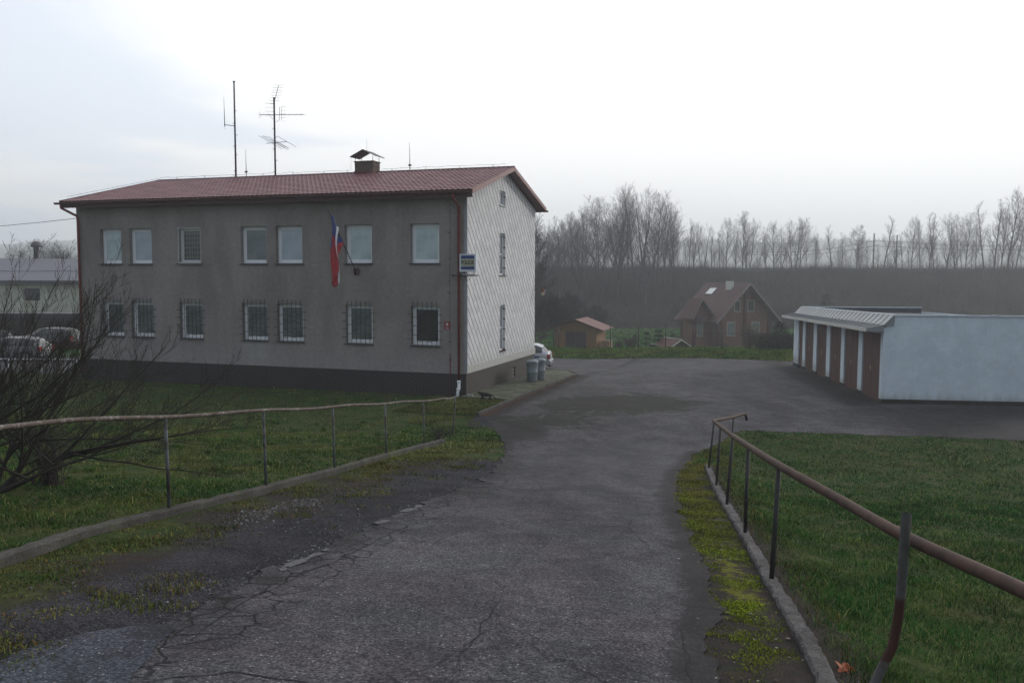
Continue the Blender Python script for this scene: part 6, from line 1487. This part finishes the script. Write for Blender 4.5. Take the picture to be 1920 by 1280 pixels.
def bush(name, px, ty, Yd, spread, n, m_, label, seed, leaf=None):
    x_, _, zt = cpix(px, ty, Yd); z_ = gz(x_, Yd); H = zt-z_; t = thing(name, (x_, Yd, z_), 0, label, 'shrub'); b = MB(); r_ = random.Random(seed)
    for k in range(n):
        a = r_.uniform(0, 2*PI); tl = r_.uniform(.1, 1)*spread; p0 = Vector((r_.gauss(0, .08), r_.gauss(0, .08), -.05)); p2 = Vector((math.cos(a)*tl, math.sin(a)*tl, H*r_.uniform(.6, 1))); p1 = p0.lerp(p2, .5)+Vector((r_.gauss(0, .05), r_.gauss(0, .05), H*.1))
        w = .0035+.0003*Yd; b.tube([p0, p1, p2], [w, w*.7, w*.3], 3, cap=False)
        for j in range(5):
            q = r_.uniform(.3, .95); pp = p1.lerp(p2, q) if q > .5 else p0.lerp(p1, q*2); d = Vector((r_.gauss(0, 1), r_.gauss(0, 1), r_.uniform(.2, 1.2))).normalized()*H*r_.uniform(.12, .3)
            b.tube([pp, pp+d], [w*.6, w*.25], 3, cap=False)
    b.build('stems', m_, t)
    if leaf:
        V_ = []; T_ = []; C_ = []
        for k in range(leaf[0]):
            a = r_.uniform(0, 2*PI); tl = r_.random()**.5*spread; p = Vector((math.cos(a)*tl, math.sin(a)*tl, H*r_.uniform(.25, 1))); s = Vector((r_.gauss(0, 1), r_.gauss(0, 1), r_.gauss(0, 1))).normalized()*leaf[2]; s2 = s.orthogonal().normalized()*leaf[2]*.7
            i0 = len(V_); V_ += [p-s2*.5, p+s2*.5, p+s]; T_.append((i0, i0+1, i0+2)); c_ = r_.uniform(.6, 1.5); C_ += [[v*c_ for v in leaf[1]]]*3
        np_mesh('foliage', np.array([tuple(v) for v in V_]), np.array(T_), M['brush'], np.array(C_), parent=t)
    return t
bush('shrub', 1180, 632, 60.2, .5, 50, BKp, 'small reddish leafless shrub left of the black tub', 3)
bush('shrub', 1405, 606, 61, .75, 60, BKp, 'tall thin shrub with yellow leaves before the log house gable', 4, (500, (.16, .15, .04), .07))
bush('shrub', 1430, 622, 58, .9, 90, BK2, 'dark leafless shrub right of the log house', 5, (900, (.035, .035, .025), .08))
bush('shrub', 1452, 628, 56, 1.0, 90, BK2, 'dark dense shrub in the middle of the three right of the log house', 6, (1400, (.022, .026, .018), .09))
bush('shrub', 1478, 622, 56.5, 1.0, 90, BK2, 'dark dense shrub touching the far end of the garages', 7, (1400, (.024, .026, .02), .09))
bush('shrub', 1345, 640, 58, .7, 60, BKp, 'low brown shrub below the log house window', 8)
bush('shrub', 1160, 640, 60.8, .4, 40, BKp, 'low brown shrub beside the leaning fence post', 9)
bush('shrub', 822, 800, 22.9, .5, 26, BK2, 'tangle of cut dark twigs at the foot of the left railing', 12)
bush('shrub', 88, 800, 11.7, .55, 70, BKp, 'small leafless reddish shrub on the lawn under the big bare one', 13)

# big bare shrub in the left foreground
sb_x, sb_y = -6.75, 10.9; sbz = gz(sb_x, sb_y)
t = thing('bare_shrub', (sb_x, sb_y, sbz), 0, 'large leafless shrub arching over the left lawn in front of the station', 'shrub')
r_ = random.Random(77); tw = MB(); limbs = MB()
def shoot(p, d, L, rad, lev, mb, curve):
    n = max(4, int(L/.12)); pts = [p.copy()]; rads = [rad]; dd = d.normalized()
    for i in range(n):
        dd = (dd+Vector((r_.gauss(0, .055), r_.gauss(0, .055), r_.gauss(0, .045)+curve/n))).normalized(); pts.append(pts[-1]+dd*(L/n)); rads.append(max(.0017, rad*(1-.82*((i+1)/n)**.8)))
    mb.tube(pts, rads, 6 if lev == 0 else 4 if lev == 1 else 3, cap=False)
    return pts, rads
def sub(pts, rads, lev, n, lr, biasx, ang=(.35, .8), cv=.25):
    for k in range(n):
        q = .12+.86*(k+r_.random())/n; fi = q*(len(pts)-1); i0 = min(len(pts)-2, int(fi)); p = pts[i0].lerp(pts[i0+1], fi-i0); d0 = (pts[i0+1]-pts[i0]).normalized()
        az = r_.uniform(0, 2*PI); a = r_.uniform(*ang); o1 = d0.orthogonal().normalized(); o2 = d0.cross(o1); d = d0*math.cos(a)+(o1*math.cos(az)+o2*math.sin(az))*math.sin(a); d.x += biasx*.3; d.z += .25
        L = r_.uniform(*lr)*(1.2-.5*q); pt, rd_ = shoot(p, d, L, max(.0028, rads[i0]*r_.uniform(.3, .5)), lev+1, tw, cv)
        if lev < 3: sub(pt, rd_, lev+1, {0: 6, 1: 5, 2: 4}[lev], (L*.28, L*.55), biasx*.5, cv=cv)
main = [((-.2, .0, 0), (-.05, .3, 1), 1.6, .04), ((.0, 0, -.1), (.62, .05, .55), 1.0, .06), ((.05, 0, 0), (.15, .2, 1),   .9, .045), ((-.1, .1, 0), (-.5, .2, .8), 1.3, .038), ((.1, -.1, .0), (.9, .1, .30), 1.2, .042)]
tips = []
for p, d, L, rad in main:
    pts, rads = shoot(Vector(p), Vector(d), L, rad, 0, limbs, .25); tips.append((pts, rads))
for (pts, rads) in tips:
    for k in range(11):
        q = .35+.65*k/10; i0 = min(len(pts)-2, int(q*(len(pts)-1))); p = pts[i0]; az = r_.uniform(-.9, .9)
        el = r_.uniform(-.02, 1.15); d = Vector((math.cos(el)*math.cos(az), math.cos(el)*math.sin(az)*.9, math.sin(el)))
        if r_.random() < .28: d.x *= -1
        L = r_.uniform(1.5, 2.5)*(1 if el > .2 else 1.1); a1, b1 = shoot(p, d, L, r_.uniform(.012, .024), 1, tw, r_.uniform(-.1, .5)); sub(a1, b1, 1, 7, (.35, 1.0), .5)
SBK = mat('shrub_bark', (.040, .034, .028), .95, var=.25, vscale=3)
limbs.build('limbs', SBK, t); tw.build('twigs', SBK, t)
print('shrub faces', len(tw.f))
# orange leaf near the kerb
x_, y_ = 2.13, 5.28; b = MB(); pts = [(.055*math.cos(a)*(1+.35*math.cos(5*a)), .055*math.sin(a)*(1+.35*math.cos(5*a)), .012*math.sin(3*a)) for a in np.linspace(0, 2*PI, 21)[:-1]]; b.poly(pts)
lf = b.build('fallen_leaf', mat('leaf_orange', (.28, .07, .03), .7), None, (x_, y_, gz(x_, y_)+.03)); lf.rotation_euler = (.3, .2, 0); tag(lf, 'orange fallen maple leaf beside the crumbling kerb in the foreground', 'leaf')

# ------------------------------------------------------------------ haze
b = MB(); b.box(-890, 890, -55, 1465, -9, 92)
hz_o = b.build('haze', None or mat('haze_tmp', (1, 1, 1))); hm = bpy.data.materials.new('haze_air'); hm.use_nodes = True; nt = hm.node_tree; nt.nodes.clear()
out = nt.nodes.new('ShaderNodeOutputMaterial'); pv = nt.nodes.new('ShaderNodeVolumePrincipled'); pv.inputs['Color'].default_value = (.93, .96, 1, 1); pv.inputs['Density'].default_value = .0012; pv.inputs['Anisotropy'].default_value = .35
nt.links.new(pv.outputs[0], out.inputs['Volume']); hz_o.data.materials.clear(); hz_o.data.materials.append(hm); tag(hz_o, kind='stuff')

# ------------------------------------------------------------------ sky, sun, camera
SUN_AZ, SUN_EL = R(52), R(17)     # azimuth from +Y towards +X
sd = Vector((math.sin(SUN_AZ)*math.cos(SUN_EL), math.cos(SUN_AZ)*math.cos(SUN_EL), math.sin(SUN_EL)))
w = bpy.data.worlds.new('World'); sc.world = w; w.use_nodes = True; nt = w.node_tree
class WG(NG):
    def __init__(s, nt): s.nt = nt; s.N = nt.nodes; s.L = nt.links; s.b = None
g = WG(nt); bg = nt.nodes['Background']
sky = nt.nodes.new('ShaderNodeTexSky'); sky.sky_type = 'NISHITA'; sky.sun_disc = False; sky.sun_elevation = SUN_EL; sky.sun_rotation = SUN_AZ; sky.air_density = 1.2; sky.dust_density = 2.5
o = g.coord('Generated')
def dot(v, d):
    n = g.N.new('ShaderNodeVectorMath'); n.operation = 'DOT_PRODUCT'; g.L.new(v, n.inputs[0]); n.inputs[1].default_value = d; return n.outputs['Value']
s_ = g.sep(o)
front = g.step(dot(o, (sd.x*.5, .86, .15)), -.55, .9)
zen = g.math('MAXIMUM', s_[2], .06)
pv_ = g.comb(g.math('DIVIDE', s_[0], zen), g.math('DIVIDE', s_[1], zen))
cl = g.noise(g.mapping(pv_, (.30, .16, 1), (0, 0, .55), (3.2, 1.4, 0)), 1.0, 7, .55, .35)
left = g.step(dot(o, (-.78, .6, .1)), .62, .98)
hole = g.step(g.math('ADD', g.math('ADD', cl, g.math('MULTIPLY', left, .19)), g.math('MULTIPLY', front, -.06)), .53, .66)
lum = g.math('MULTIPLY_ADD', front, 8.5, 5.0)
low = g.step(s_[2], .0, .16)
cloud = g.mul(g.mix(front, (.76, .88, 1.03), (1.0, 1.0, .985)), g.comb(lum, lum, lum))
lown = g.math('MULTIPLY_ADD', low, .14, .86); cloud = g.mul(cloud, g.comb(lown, lown, lown))
blue = g.mix(.8, sky.outputs[0], g.mul((.86, .93, 1.06, 1), g.comb(*[g.math('MULTIPLY', lum, 1.0)]*3)))
g.L.new(g.mix(g.math('MULTIPLY', hole, .85), cloud, blue), bg.inputs['Color']); bg.inputs['Strength'].default_value = .1
sl_ = bpy.data.lights.new('sun', 'SUN'); sl_.energy = 1.5; sl_.angle = R(12); sl_.color = (1, .95, .88)
so = bpy.data.objects.new('sun', sl_); COL.objects.link(so); so.rotation_euler = sd.to_track_quat('Z', 'Y').to_euler()
cam = bpy.data.cameras.new('camera'); co = bpy.data.objects.new('camera', cam); COL.objects.link(co); sc.camera = co
cam.sensor_width = 36; cam.lens = 36*1605/1920; cam.clip_end = 4000; cam.clip_start = .05
co.location = (0, 0, 4.565)
co.matrix_world = Matrix.Translation((0, 0, 4.565)) @ Matrix.Rotation(PI/2-.0768, 4, 'X') @ Matrix.Rotation(.0032, 4, 'Z')
sc.view_settings.view_transform = 'Standard'; sc.view_settings.look = 'None'; sc.view_settings.exposure = 0; sc.view_settings.gamma = 1
sc.cycles.use_denoising = True; sc.cycles.max_bounces = 6; sc.cycles.caustics_reflective = False; sc.cycles.caustics_refractive = False; sc.cycles.volume_bounces = 1
